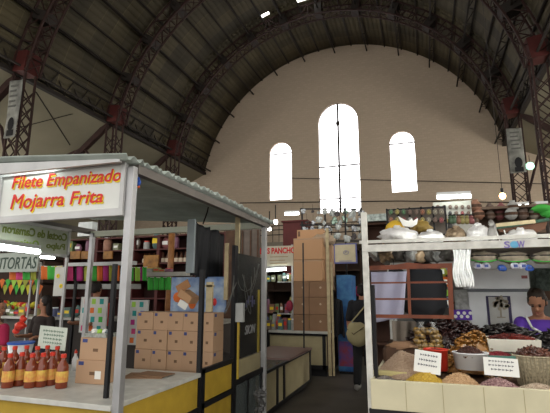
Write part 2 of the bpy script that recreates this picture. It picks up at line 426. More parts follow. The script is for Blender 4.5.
# gallery along the end wall
gal = MB().box(-15, 5, 24.6, YB, 4.2, 4.5).build('upper_gallery', mat('gallery_concrete', (.22,.19,.15), .9)); tag(gal, 'raised concrete gallery along the foot of the end wall', 'gallery')
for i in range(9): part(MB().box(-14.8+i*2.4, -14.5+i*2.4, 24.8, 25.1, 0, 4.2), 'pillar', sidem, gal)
rl = MB(); 
for z in (4.95, 5.25, 5.5): rl.cyl((-15, 24.7, z), (5, 24.7, z), .03, None, 5)
x = -15
while x <= 5: rl.cyl((x, 24.7, 4.5), (x, 24.7, 5.5), .02, None, 5); x += .4
part(rl, 'railing', darkst, gal)
# ================================================================ LEFT STALL (fried fish)
SX = -1.97; SY0 = 2.5; SY1 = 5.32
st = empty('market_stall', (-3.3, SY0, 0)); tag(st, 'fried fish stall with corrugated roof, silver posts and grey stone counter at left', 'market stall')
corr = mat('galvanised_corrugated_sheet', (.50,.56,.52), .45, .1, var=.3, scale=3)
# roof: ridges run across the stall
q = MB(); pitch = .085; y = 2.34; n = 0; prof = []
ny = int((5.47-2.34)/pitch*6)
for j in range(ny+1):
    yy = 2.34+j*pitch/6; prof.append((yy, .018*math.cos(2*PI*(yy-2.34)/pitch)))
vs = []; fs = []
xs = [-1.86, -2.8, -3.8, -4.9]
for (yy, dz) in prof:
    for x in xs: vs.append((x+.012*math.sin(yy*31)*(x == xs[0]), yy, 2.512+dz+.07*(-1.86-x)+(.012 if x == xs[0] else 0)*math.sin(yy*2.1)))
k = len(xs)
for j in range(len(prof)-1):
    for i in range(k-1): fs.append((j*k+i, j*k+i+1, (j+1)*k+i+1, (j+1)*k+i))
q.add(vs, fs); part(q, 'roof_sheet', corr, st, solid=.004, smooth=True)
brown_beam = mat('grey_brown_angle_iron', (.20,.18,.165), .6, .2)
part(MB().prism([(-1.95,2.52,2.425),(-1.89,2.52,2.425),(-1.89,2.52,2.49),(-1.95,2.52,2.49)], (-.04,2.9,0)), 'roof_beam', brown_beam, st)
part(MB().box(-4.85, -4.79, 2.42, 5.42, 2.46, 2.535), 'roof_beam', brown_beam, st)
part(MB().box(-4.8, SX, 5.32, 5.38, 2.42, 2.50), 'back_beam', mat('pale_green_beam', (.85,.88,.74), .5, var=.05), st)
part(MB().prism([(-4.8,2.37,2.50),(SX+.03,2.37,2.475),(SX+.03,2.37,2.495),(-4.8,2.37,2.69)], (0,.03,0)), 'front_fascia', alu, st)
for x, y, m_, w in ((-1.925, SY0, steel, .027), (SX, SY1, alu, .03), (-4.75, SY0, steel, .027), (-4.75, SY1, steel, .03)):
    part(MB().box(x-w, x+w, y-w, y+w, 0, 2.47), 'post', m_, st, bevel=.004)
for x in (-3.15, ):
    part(MB().box(x-.02, x+.02, SY0-.02, SY0+.02, 2.12, 2.5), 'sign_post', steel, st)
# counter
part(MB().box(-4.9, SX+.02, 2.46, 3.66, .85, .885), 'counter_top', stone, st, bevel=.004)
part(MB().box(-4.85, SX, 2.50, 2.53, .0, .845), 'counter_front', yellowp, st)
part(MB().box(SX-.03, SX, 2.53, 3.64, .0, .845), 'counter_side', yellowp, st)
part(MB().box(SX-.035, SX+.006, 2.5, 3.66, .56, .60), 'black_strip', blackm, st)
for y, zt in ((2.58, None), (3.68, 1.80), (4.42, 2.1)):
    if zt: part(MB().box(SX-.03, SX+.01, y-.02-.02*(y > 4), y+.02+.02*(y > 4), 0, zt), 'black_upright', blackm, st)
p_ = W(110, 340, Y=2.62)
part(MB().box(p_.x-.014, p_.x+.014, 2.606, 2.634, .886, W(113,264,Y=2.62).z), 'black_upright', blackm, st)
# side panels further back
part(MB().box(SX-.02, SX, 3.76, 4.36, .62, .87), 'side_panel', yellowp, st)
part(MB().box(SX-.02, SX, 3.76, 4.36, .04, .56), 'side_panel', yellowp, st)
fm = MB()
for z in (.02, .59, .89): fm.box(SX-.025, SX+.008, 3.72, 4.40, z-.025, z+.02)
fm.box(SX-.025, SX+.008, 3.72, 3.765, 0, .9)
part(fm, 'panel_frame', blackm, st)
part(MB().box(SX-.02, SX, 4.48, 5.2, .69, .87), 'side_panel', creamk, st)
part(MB().box(SX-.02, SX, 4.48, 5.2, .06, .62), 'glass_panel', glassm, st)
fm = MB()
for z in (.03, .655, ): fm.box(SX-.025, SX+.008, 4.46, 5.28, z-.03, z+.03)
for y in (4.8, 5.24): fm.box(SX-.025, SX+.008, y-.02, y+.02, 0, .66)
part(fm, 'panel_frame', blackm, st)
# rest of the rear half of the stall floor cabinet so that it stands closed
part(MB().box(-2.95, SX-.06, 4.5, 5.2, .0, .85), 'cold_cabinet', blackm, st)
# the dark screen with stickers
scr = empty('dark_screen', (SX, 4.8, .88)); tag(scr, 'dark glass screen with white scribble and violet stickers at rear corner of fish stall', 'screen')
part(MB().box(SX-.02, SX, 4.47, 5.22, .885, 2.02), 'pane', mat('dark_glass', (.035,.04,.04), .2, var=.4, spec=.6), scr)
part(MB().box(SX-.005, SX+.012, 5.10, 5.14, .88, 1.62), 'yellow_edge', mat('mustard_strip', (.42,.32,.05)), scr)
stk = MB(); 
for i in range(5): stk.box(SX, SX+.003, 4.72+.06*i, 4.76+.06*i, 1.42+.03*(i % 3), 1.50+.05*(i % 2))
part(stk, 'sticker', mat('violet_sticker', (.14,.14,.28), var=.5, scale=40), scr)
text('SION', (4.70, 5.02, 1.12, 1.22), lambda u, v, w: Vector((SX+.002+w, u, v)), mat('grey_chalk', (.42,.42,.42)), scr, shear=.3, off=.01)
# power fittings
eb = empty('switch_box', (SX+.05, 4.47, 1.3)); tag(eb, 'grey metal switch box on a yellow strip beside the dark screen', 'switch box')
a0, a1, z0, z1 = fr(233, 303, 239, 322, 4.42)
part(MB().box(SX+.012, SX+.10, 4.40, 4.46, z0, z1), 'box', mat('light_grey_box', (.45,.46,.45)), eb, bevel=.005)
part(MB().box(SX+.03, SX+.05, 4.42, 4.44, .70, z0), 'yellow_strip', mat('ochre_strip', (.52,.36,.05)), eb)
hs = MB(); random.seed(3)
for i in range(5):
    y = 4.35+random.random()*.8; z = 1.95-random.random()*.3; pts = []
    for j in range(9): t_ = j/8; pts.append((SX+.03+.03*math.sin(i+t_*5), y+.12*math.sin(t_*4+i)+.2*t_*(-1)**i, z-(.55-.05*i)*math.sin(t_*PI)*.8))
    hs.tube(pts, .005, 5)
o = hs.build('wire_tangle', mat('grey_wire', (.10,.10,.09))); tag(o, 'tangle of loose grey wires hanging from the fish stall roof above the switch box', 'wires')
def post(px0, px1, py0, py1, Y, label, m, name='wooden_post', d=.03):
    a0, a1, z0, z1 = fr(px0, py0, px1, py1, Y); o = MB().box(a0, a1, Y, Y+d, max(z0, 0), z1).build(name, m, bevel=.003); tag(o, label, 'post'); return o
post(234.5, 239, 217, 297, 4.72, 'pale square wooden post hanging at rear corner of fish stall, the longer one', woodl)
post(224, 227.5, 243, 300, 4.36, 'short pale wooden stick hung in front of the black plastic sheet', woodl)
post(186.5, 194, 219, 273, 4.0, 'grey vertical board at the left edge of the black plastic sheet', mat('blue_grey_board', (.27,.31,.33), .6), 'grey_board')
q = MB(); P0 = W(192,222,Y=4.05); P1 = W(224,235,Y=4.9)
def fsheet(u, v):
    x = P0.x+(P1.x-P0.x)*u; y = 4.05+u*.85
    return Vector((x+.03*math.sin(u*19)+.012*math.sin(u*47+v*3), y, P0.z+(P1.z-P0.z)*u*u-(P0.z+(P1.z-P0.z)*u*u-1.76+.03*u)*v+.01*math.sin(u*30)))
q.grid(fsheet, 40, 14); o = q.build('black_plastic_sheet', blackplas, smooth=True, solid=.006); tag(o, 'black plastic sheet draped from the fish stall roof', 'plastic sheet')
hk = MB().tube([W(209,204,Y=4.3), W(207,213,Y=4.3), W(203,224,Y=4.25)], .008).build('roof_hook', darkst); tag(hk, 'dark bent rod dropping from roof beam to the black plastic sheet', 'hook')
# framed sign
sg = empty('shop_sign', (-2.6, SY0, 2.1)); tag(sg, 'white sign in silver frame with red letters, Filete Empanizado Mojarra Frita', 'sign')
zT, zB = 2.488, 2.165
part(MB().box(-3.12, -1.985, 2.47, 2.485, zB, zT), 'board', signw, sg)
f = MB(); f.box(-3.15, -1.955, 2.45, 2.495, zT-.005, zT+.022); f.box(-3.15, -1.955, 2.45, 2.495, zB-.05, zB+.005)
f.box(-3.15, -3.12, 2.45, 2.495, zB, zT); f.box(-1.988, -1.955, 2.45, 2.495, zB, zT)
part(f, 'frame', alu, sg, bevel=.004)
def put(body, x0, y0, x1, y1, x2, y2, x3, y3, Y, root, shear=.25, off=.012):
    """letters over the pixel quad TL,TR,BR,BL at plane Y"""
    TL, TR, BR, BL = [W(*p, Y=Y) for p in ((x0,y0),(x1,y1),(x2,y2),(x3,y3))]
    def fn(dx, dz, dy):
        return lambda u, v, w: TL.lerp(TR, u).lerp(BL.lerp(BR, u), 1-v)+Vector((dx, -w+dy, dz))
    return fn
f1 = put('', 13,176.8, 121.5,168.6, 121,184.6, 12,192.5, 2.467, sg)
f2 = put('', 11.5,195, 103,190, 103,206, 10.5,213.5, 2.467, sg)
for body, f_ in (('Filete Empanizado', f1), ('Mojarra Frita', f2)):
    for d in (.003, .008): text(body, (0, 1, 0, 1), f_(d, -d*1.5, -.001*d), letteryel, sg, shear=.25, name='letter_shadow')
    for d in (-.0018, .0018): text(body, (0, 1, 0, 1), f_(d, d, -.004-d*.2), letterred, sg, shear=.25)
s2 = empty('shop_sign', (-3.5, SY0, 2.1)); tag(s2, 'white sign panel cut off at the left edge, green and blue letter ends', 'sign')
part(MB().box(-4.7, -3.16, 2.47, 2.485, zB, zT), 'board', signw, s2)
f = MB(); f.box(-4.75, -3.155, 2.45, 2.495, zT-.005, zT+.022); f.box(-4.75, -3.155, 2.45, 2.495, zB-.05, zB+.005); f.box(-3.18, -3.155, 2.45, 2.495, zB, zT)
part(f, 'frame', alu, s2)
text('a', (-3.262, -3.20, 2.375, 2.42), lambda u, v, w: Vector((u, 2.468-w, v)), mat('letter_green', (.02,.25,.05)), s2, shear=.2, off=.02)
text('-', (-3.25, -3.205, 2.245, 2.26), lambda u, v, w: Vector((u, 2.468-w, v)), mat('letter_blue', (.05,.05,.4)), s2)
# side sign read from behind
s3 = empty('shop_sign', (-4.75, 4.4, 2.0)); tag(s3, 'white sign seen from behind with mirrored green letters, left side of fish stall', 'sign')
part(MB().box(-4.78, -4.75, 3.8, 4.86, 2.10, 2.44), 'board', mat('translucent_sign', (.50,.53,.42), .6), s3)
f = MB(); f.box(-4.79, -4.735, 3.78, 4.88, 2.43, 2.47); f.box(-4.79, -4.735, 3.78, 4.88, 2.07, 2.105); f.box(-4.79, -4.735, 4.84, 4.88, 2.07, 2.45); part(f, 'frame', alu, s3)
og = mat('olive_letter', (.20,.25,.05)); 
text('Coctel de Camaron', (4.82, 3.82, 2.29, 2.40), lambda u, v, w: Vector((-4.748+w, u, v)), og, s3, off=.03)
text('Pulpo', (4.80, 4.48, 2.14, 2.25), lambda u, v, w: Vector((-4.748+w, u, v)), og, s3, off=.03)
text('Ostion', (4.36, 4.0, 2.14, 2.25), lambda u, v, w: Vector((-4.748+w, u, v)), mat('lime_letter', (.30,.45,.05)), s3, off=.012)
s4 = empty('shop_sign', (-6.5, 5.6, 2.0)); tag(s4, 'pale sign board with dark block letters behind the bright tube at left edge', 'sign')
a0, a1, z0, z1 = fr(-14, 253, 38, 272, 5.6)
part(MB().box(a0, a1, 5.6, 5.63, z0, z1), 'board', mat('pale_sign', (.40,.45,.40)), s4)
text('SITORTAS', (W(-4,262,Y=5.6).x, W(37,262,Y=5.6).x, z0+(z1-z0)*.15, z0+(z1-z0)*.78), lambda u, v, w: Vector((u, 5.597-w, v)), mat('dark_letter', (.05,.08,.06)), s4, shear=.15, off=.01)
def lamp(p0, p1, label, r=.022, hold=True, grp=None, tm=None):
    root = empty('fluorescent_lamp', (p0+p1)/2); tag(root, label, 'fluorescent lamp', grp)
    d = Vector((0,0,.045)); part(MB().cyl(p0, p1, r, None, 10), 'light_tube', tm or tube, root)
    if hold: part(MB().bar(p0+d*(1+r*8), p1+d*(1+r*8), .05), 'lamp_holder', whiteplas, root)
    return root
lamp(W(-8,245.5,X=-4.5), W(39,252,X=-4.5), 'bright fluorescent tube inside the fish stall at left edge', .03)
lamp(W(41,257,Y=7.5), W(54,258,Y=7.5), 'small distant fluorescent tube to the right of the pale letter board', .03)
lamp(W(-6,168.6,Y=2.4), W(50,168.2,Y=2.4), 'fluorescent tube under the fascia above the white sign', .012, False)
bd = empty('hanging_ornament', (-1.9, 2.6, 2.3)); tag(bd, 'small blue and orange bird ornament hanging beside the silver post', 'ornament')
c = W(138.5, 183, Y=2.6)
part(MB().ell(c, (.018,.016,.026), (0,.3,0)).ell(c+Vector((-.002,0,.03)), (.011,.011,.018)), 'blue_body', mat('bright_blue', (.03,.12,.60), .3), bd, smooth=True)
part(MB().ell(c+Vector((.004,0,-.03)), (.011,.01,.010)), 'orange_tail', mat('bright_orange', (.75,.15,.02), .3), bd, smooth=True)
part(MB().cyl(c+Vector((0,0,.04)), W(139,160,Y=2.6), .0012, None, 4), 'string', darkst, bd)
# ---- goods on the stone counter
CT = .886
def bottle_root(loc):
    b = MB().lathe((0,0,0), [(.040,0),(.043,.006),(.043,.145),(.038,.168),(.018,.200),(.0165,.214),(.0165,.220)], 16).build('sauce_bottle', mat('red_sauce_glass', (.20,.035,.012), .12, var=.1, spec=.6), smooth=True, loc=loc)
    MB().lathe((0,0,0), [(.019,.218),(.020,.220),(.020,.243),(.017,.247)], 12).build('cap', redtub, b)
    MB().lathe((0,0,0), [(.0435,.045),(.0445,.046),(.0445,.122),(.0435,.123)], 16).build('paper_label', mat('yellow_label', (.70,.52,.10), .5, var=.7, scale=22, col2=(.60,.22,.07)), b)
    return b
BP = [(8,389),(19,387,),(27,389),(49,388),(61,388),(77,387),(88,388),(104/1.0,0)]
bots = [(3,383), (13,386), (21,387.5), (30,382), (38,384), (45,386.5), (56,384), (60.5,388)]
first = None; px = [(-6,385),(7,387.5),(19,385.5),(29.5,387.5),(40.5,386.5),(50,385),(61,388)]
random.seed(5)
for i, (x, y) in enumerate(px):
    p = W(x, y, Z=CT); lab = 'red sauce bottle with red cap, %s from the left in the front row' % ORD[i]
    if i == len(px)-1: lab = 'red sauce bottle with red cap, rightmost of the row beside the cartons'
    if i == 0:
        first = bottle_root(p); tag(first, lab, 'bottle', 'red sauce bottles on the stone counter')
    else: again(first, p, lab, rz=random.random()*6)
for i, (x, y) in enumerate([(1,377),(12,376),(24,375),(35,376),(45,375),(55,376)]):
    again(first, W(x, y, Z=CT), 'red sauce bottle half hidden in the back row, %s from the left' % ORD[i], rz=random.random()*6)
def carton(loc, w, d, h, label, rz=0., m=card, grp=None, lab=True, name='carton'):
    b = MB().box(-w/2, w/2, -d/2, d/2, 0, h).build(name, m, loc=loc, bevel=.003); b.rotation_euler = (0,0,rz)
    MB().box(-w/2-.0006, w/2+.0006, -.02, .02, h*.82, h+.001).build('tape', mat('brown_tape', (.38,.25,.15), .3, var=.05), b)
    if lab:
        MB().box(-w*.42, -w*.24, -d/2-.0012, -d/2+.001, h*.78, h*.94).build('blue_print', bluel, b)
        MB().box(w/2-.001, w/2+.0012, -d*.4, -d*.2, h*.78, h*.94).build('blue_print', bluel, b)
        MB().box(-w*.02, w*.16, -d/2-.001, -d/2+.001, h*.38, h*.52).build('printed_mark', mat('brown_print', (.16,.09,.05)), b)
    tag(b, label, 'carton', grp); return b
GC = 'two cartons stacked on the stone counter'
a = W(69,387,Z=CT); b_ = W(106,388,Z=CT); w = (b_-a).length*.8
cc = W(86, 384, Z=CT)
ct1 = carton(cc+Vector((.02,.10,0)), .27, .19, .178, 'brown carton standing on the stone counter beside the bottles, lower of two', .06, grp=GC)
MB().box(.045,.10,-.097,-.094,.04,.10).build('white_sticker', paper, ct1)
carton(cc+Vector((.03,.11,.178)), .265, .185, .170, 'brown carton on top of another beside the sauce bottles', .03, grp=GC)
# cards, bucket, tubs behind the bottles
def sign_card(cx, cy, w, h, Y, label, root_m=paper, lines=3, tilt=0., lean=-.2, cat='price card', ink=None, name='price_card'):
    c = W(cx, cy, Y=Y); r = empty(name, c); r.rotation_euler = (lean, tilt, 0); tag(r, label, cat)
    part_ = MB().box(-w/2, w/2, -.002, .002, -h/2, h/2).build('card', root_m, r)
    t = MB(); random.seed(int(cx*7)); ink = ink or mat('grey_ink', (.10,.10,.12))
    for k in range(lines):
        z = h*.30-k*h*.68/max(lines, 1); x = -w*.36+random.random()*w*.1
        while x < w*.34:
            l = w*(.04+.05*random.random())
            t.box(x, x+l*.35, -.004, -.002, z-h*.05, z+h*.05); t.box(x, x+l, -.004, -.002, z-h*.02, z+h*.02); x += l+w*.03
    t.build('handwriting', ink, r); return r
sign_card(52.5, 338, .32, .20, 3.25, 'white notice card with grey-green print standing behind the sauce bottles', mat('pale_card', (.62,.68,.60)), 4, .05, 0, 'card', mat('green_ink', (.25,.36,.28)), 'notice_card')
p = W(51, 372, Z=CT); part_ = MB().cyl((W(51,338,Y=3.28).x, 3.28, CT), (W(51,338,Y=3.28).x, 3.28, 1.3), .006).build('card_stand', blackm); tag(part_, 'thin black stand holding the white notice card', 'stand')
bk = empty('bucket', (W(21,345,Y=3.4).x, 3.4, CT)); tag(bk, 'white tapered plastic bucket with blue rim behind the sauce bottles', 'bucket')
MB().lathe((0,0,0), [(.075,0),(.08,.01),(.115,.215),(.110,.215),(.075,.012)], 20).build('bucket_body', whiteplas, bk, smooth=True)
MB().lathe((0,0,0), [(.115,.21),(.122,.212),(.122,.228),(.112,.228)], 20).build('blue_rim', col['blue'], bk)
part(MB().ell(W(20,326,Y=3.35), (.05,.05,.04), wob=.5).ell(W(23,319,Y=3.35), (.03,.03,.035), wob=.5).ell(W(16,331,Y=3.35), (.035,.03,.03)), 'red_bag', redtub, bk, smooth=True)
rt = MB().lathe((0,0,0), [(.04,0),(.055,.16),(.05,.16),(.036,.01)], 16).build('tumbler', mat('crimson_plastic', (.55,.02,.08), .3), loc=Vector((W(34,345,Y=3.22).x,3.22,CT)), smooth=True); tag(rt, 'crimson plastic tumbler between the white bucket and the notice card', 'tumbler')
for i, (x, y, c_) in enumerate([(3,352,'yellow'),(10,350,'white'),(66,362,'white')]):
    q = MB().lathe((0,0,0), [(.028,0),(.028,.10),(.012,.13),(.012,.15)], 12).build('squeeze_bottle', whiteplas, loc=W(x, y+10, Z=CT)+Vector((0,.1,0)), smooth=True)
    MB().lathe((0,0,0), [(.014,.149),(.014,.165),(.004,.185)], 8).build('cap', col[c_] if c_ != 'white' else redtub, q)
    tag(q, ['white squeeze bottle with yellow cap at the far left of the counter', 'white squeeze bottle with red cap left of the bucket', 'white squeeze bottle between the notice card and the cartons'][i], 'bottle')
tr = MB().box(-.11,.11,-.07,.07,0,.03).build('plastic_tray', mat('clear_tray', (.40,.42,.38), .3, var=.5, scale=30), loc=cc+Vector((.02,.10,.35))); tag(tr, 'clear plastic tray of small goods on top of the upper counter carton', 'tray')
for k, (dx, m_) in enumerate(((-.06,'white'),(0,'lime'),(.05,'white'),(.08,'grey'))): MB().ell((dx,0,.04), (.03,.03,.02), wob=.4).build('packet', col[m_], tr)
fc_ = MB().box(-.17,.17,-.12,.12,0,.008, rz=.3).box(-.1,.2,-.05,.14,.008,.014, rz=-.1).build('flattened_carton', card2, loc=W(146,376,Z=CT)); tag(fc_, 'flattened brown cardboard lying on the stone counter', 'cardboard')
# ---- wall of small cartons behind the counter
GR = 'small brown cartons stacked behind the stone counter'
cols_px = [135.5, 152, 167, 182.5, 198.5, 213]
base = MB().box(-3.0, SX-.04, 4.04, 4.4, 0, W(150,390,Y=4.05).z+.0).build('low_table', darkwood); tag(base, 'dark low table under the stack of small cartons', 'table')
zrow = [W(175, y, Y=4.05).z for y in (312.3, 330.5, 350.5, 370.5, 390)]
rn = ['top', 'second', 'third', 'bottom']; proto = None
for r in range(4):
    for c_ in range(5):
        if r == 0 and c_ == 0: pass
        x0 = W(cols_px[c_], 340, Y=4.05).x; x1 = W(cols_px[c_+1], 340, Y=4.05).x
        lab = 'small brown carton, %s row of the stack, %s column from the left' % (rn[r], ORD[c_])
        z0 = zrow[r+1]; h = zrow[r]-zrow[r+1]-.002; w = x1-x0-.003
        jig = random.uniform(-.006, .006)
        if proto is None:
            proto = carton(Vector(((x0+x1)/2, 4.17, z0)), w, .235, h, lab, 0, grp=GR); pw, ph = w, h
        else: again(proto, Vector(((x0+x1)/2, 4.17+jig, z0)), lab, sc=(w/pw, 1, h/ph))
# open boxes, leaflets, crisps on top
zt = zrow[0]
ob = empty('open_carton', (W(190,300,Y=4.2).x, 4.2, zt)); tag(ob, 'torn open brown carton lying tilted on top of the small cartons', 'carton')
c = W(190, 297, Y=4.2); 
part(MB().box(c.x-.10, c.x+.06, 4.12, 4.3, c.z-.035, c.z+.045, ry=.55), 'box_body', cardp, ob)
c = W(185, 288, Y=4.2); part(MB().box(c.x-.07, c.x+.09, 4.14, 4.15, c.z-.03, c.z+.06, ry=-.5), 'flap', mat('orange_cardboard', (.42,.20,.08)), ob)
ps = MB().box(0,0,0,0,0,0); 
q = empty('poster', (-2.5,4.45,1.4)); tag(q, 'blue poster with orange and white patches behind the torn carton', 'poster')
a0, a1, z0, z1 = fr(171, 277, 226, 312, 4.44)
part(MB().box(a0, a1, 4.44, 4.455, z0, z1), 'sheet', mat('blue_cloud_print', (.08,.17,.42), .5, var=0, scale=7, col2=(.40,.50,.62)), q)
part(MB().ell((a0+.1, 4.437, z0+.16), (.07,.004,.06)).ell((a0+.28, 4.437, z0+.1), (.05,.004,.07)), 'orange_patch', col['orange'], q)
o = MB().box(0,.11,0,.003,0,.07,ry=.5).build('leaflet', paper, loc=W(178,308,Y=4.13)); tag(o, 'white leaflet leaning against the torn carton', 'leaflet')
a0, a1, z0, z1 = fr(206, 282, 212, 312, 4.1); o = MB().box(a0, a1, 4.1, 4.13, z0, z1).box(a0-.015,a1+.012,4.1,4.13,z1-.05,z1-.03).build('pale_wooden_slat', woodl); tag(o, 'pale wooden slat standing on the rightmost small carton', 'slat')
o = MB().ell(W(214.5,302,Y=4.15), (.025,.02,.04)).build('red_bag', red); tag(o, 'small red bag hanging right of the pale wooden slat', 'bag')
# hooks of coloured ornaments hung below: display case in the aisle
LX = -2.0
dc = empty('display_case', (-2.3, 6.6, 0)); tag(dc, 'low glass topped display case with cream panels and black frame in the aisle', 'display case')
Y0, Y1 = 5.44, 7.8; BX = -2.75; TZ = .60
part(MB().box(BX, LX-.02, Y0+.02, Y1-.02, .08, TZ-.02), 'case_body', creamk, dc)
part(MB().box(BX+.03, LX-.06, Y0+.04, Y1-.04, 0, .08), 'plinth', blackm, dc)
f = MB()
for y in (Y0, 5.95, 6.25, Y1-.05): f.box(LX-.03, LX, y, y+.05, .06, TZ)
f.box(LX-.03, LX, Y0, Y1, .05, .10); f.box(LX-.035, LX+.005, Y0, Y1, TZ-.035, TZ); f.box(BX, LX, Y1-.03, Y1, TZ-.035, TZ); f.box(BX, LX, Y0, Y0+.03, TZ-.035, TZ)
part(f, 'frame', blackm, dc)
part(MB().box(BX+.02, LX-.035, Y0+.03, 6.45, TZ-.018, TZ-.004), 'glass_top', glassm, dc)
part(MB().box(BX, LX+.02, 6.45, Y1+.02, TZ-.004, TZ+.025), 'wooden_top', mat('reddish_formica', (.26,.17,.15), .3, var=.1), dc)
rod = MB().cyl(W(303,243,Y=7.72), (W(304,347,Y=7.72).x, 7.72, TZ+.025), .014).build('thin_black_pole', blackm); tag(rod, 'thin black pole standing on the far end of the display case', 'pole')
bg_ = empty('bicycle', (-1.6, 3.6, 0))
bpy.data.objects.remove(bg_)
q = MB(); random.seed(11)
for i in range(14):
    c = W(random.uniform(257,267), random.uniform(391,412), Y=3.66); q.ell(c, (.03,.02,.03), (random.random()*3,0,random.random()*3), wob=.6)
    q.tube([c, c+Vector((random.uniform(-.05,.05),0,.05))], .004)
o = q.build('hanging_chain', mat('dull_metal_links', (.10,.10,.10), .4, .7)); tag(o, 'bundle of dull metal chain and lock tied to the foot of the silver rear post', 'chain')
# ================================================================ KIOSK IN THE MIDDLE
KY = 8.55
kx0, kx1 = -3.05, W(328,333,Y=KY).x
kz = .84
kk = empty('snack_kiosk', (-2.1, KY, 0)); tag(kk, 'cream panelled snack kiosk with white counter top and black frame across the aisle end', 'kiosk')
part(MB().box(kx0, kx1-.03, KY+.03, KY+1.3, .16, kz-.05), 'body', creamk, kk)
part(MB().box(kx0+.03, kx1-.06, KY+.08, KY+1.25, 0, .16), 'plinth', blackm, kk)
f = MB(); f.box(kx0, kx1, KY, KY+.03, .14, .21); f.box(kx0, kx1, KY, KY+.03, kz-.09, kz-.045)
for px in (268, 324): x = W(px, 350, Y=KY).x; f.box(x-.03, x+.03, KY, KY+.03, .14, kz-.05)
part(f, 'frame', blackm, kk)
part(MB().box(kx1-.03, kx1+.0, KY+.02, KY+1.3, .1, kz-.05), 'side_panel', darkwood, kk)
part(MB().box(kx0, kx1+.02, KY-.05, KY+1.3, kz-.045, kz), 'counter_top', mat('pale_counter', (.50,.50,.46), .4), kk, bevel=.004)
wf = MB(); 
for z in (1.12, 1.79): wf.box(kx0, W(293,300,Y=KY+.6).x, KY+.5, KY+.75, z, z+.02)
wf.box(W(291.5,300,Y=KY+.5).x, W(293.3,300,Y=KY+.5).x, KY+.5, KY+.53, kz, 2.6)
wf.box(W(266,300,Y=KY+.5).x-.3, W(266,300,Y=KY+.5).x-.27, KY+.5, KY+.53, kz, 2.6)
part(wf, 'shelf', alu, kk)
ss = empty('shop_sign', (-2.2, KY+.45, 2)); tag(ss, 'white sign with red letters LOS PANCHOS above the kiosk', 'sign')
a0, a1, z0, z1 = fr(263, 246, 293, 265, KY+.48)
part(MB().box(a0, a1, KY+.48, KY+.50, z0-.02, z1), 'board', mat('warm_sign', (.62,.58,.46)), ss)
zz = (z0+z1)/2+.01
text('LOS PANCHOS', (W(260,251,Y=KY+.47).x, W(298,251,Y=KY+.47).x, W(275,253.8,Y=KY+.47).z, W(275,247.6,Y=KY+.47).z), lambda u, v, w: Vector((u, KY+.478-w, v)), letterred, ss, off=.04)
t = MB()
for k, (y, l) in enumerate(((257,18),(260.5,15),(263.5,17))):
    b = W(270, y, Y=KY+.477); t.box(b.x, W(270+l, y, Y=KY+.477).x, KY+.474, KY+.479, b.z-.008, b.z+.008)
part(t, 'small_print', mat('pale_brown_ink', (.42,.30,.18)), ss)
lamp(W(267,270.3,Y=KY+.4), W(286,269,Y=KY+.4), 'fluorescent tube under the LOS PANCHOS sign', .03)
lamp(W(287,277,Y=KY+.9), W(293,276.5,Y=KY+.9), 'short bright tube deep inside the kiosk beside its shelf post', .03)
# jars and packets on the kiosk shelves and counter
def jar(loc, r, h, m, label, cat='jar', capm=None, grp=None):
    b = MB().lathe((0,0,0), [(r*.9,0),(r,h*.05),(r,h*.78),(r*.75,h*.86),(r*.75,h*.88)], 12).build('jar', m, loc=loc, smooth=True)
    MB().lathe((0,0,0), [(r*.8,h*.87),(r*.82,h*.88),(r*.82,h),(r*.6,h)], 12).build('lid', capm or redtub, b)
    tag(b, label, cat, grp); return b
cn = list(col)
for k_ in list(col):
    c0 = [v*.62+.03 for v in col[k_].node_tree.nodes['Principled BSDF'].inputs['Base Color'].default_value[:3]]
mut = {k_: mat('muted_'+k_, tuple((v*.5+.09) for v in cc), .5, var=.3, scale=12) for k_, cc in dict(yellow=(.5,.4,.05), red=(.4,.03,.03), white=(.6,.6,.56), orange=(.45,.14,.03), olive=(.2,.22,.05), cream=(.45,.4,.28), brown=(.2,.1,.05), lime=(.22,.36,.06), blue=(.04,.08,.3), pink=(.4,.06,.16), grey=(.1,.1,.1), magenta=(.28,.03,.14), teal=(.03,.2,.18), green=(.05,.2,.05), black=(0,0,0)).items()}
pal = [('yellow','yellow'),('red','red'),('white','white'),('orange','orange'),('olive','olive green'),('cream','cream'),('brown','brown'),('lime','lime green'),('blue','blue'),('pink','pink'),('grey','dark grey'),('magenta','magenta'),('teal','teal')]
random.seed(21)
used_lab = set()
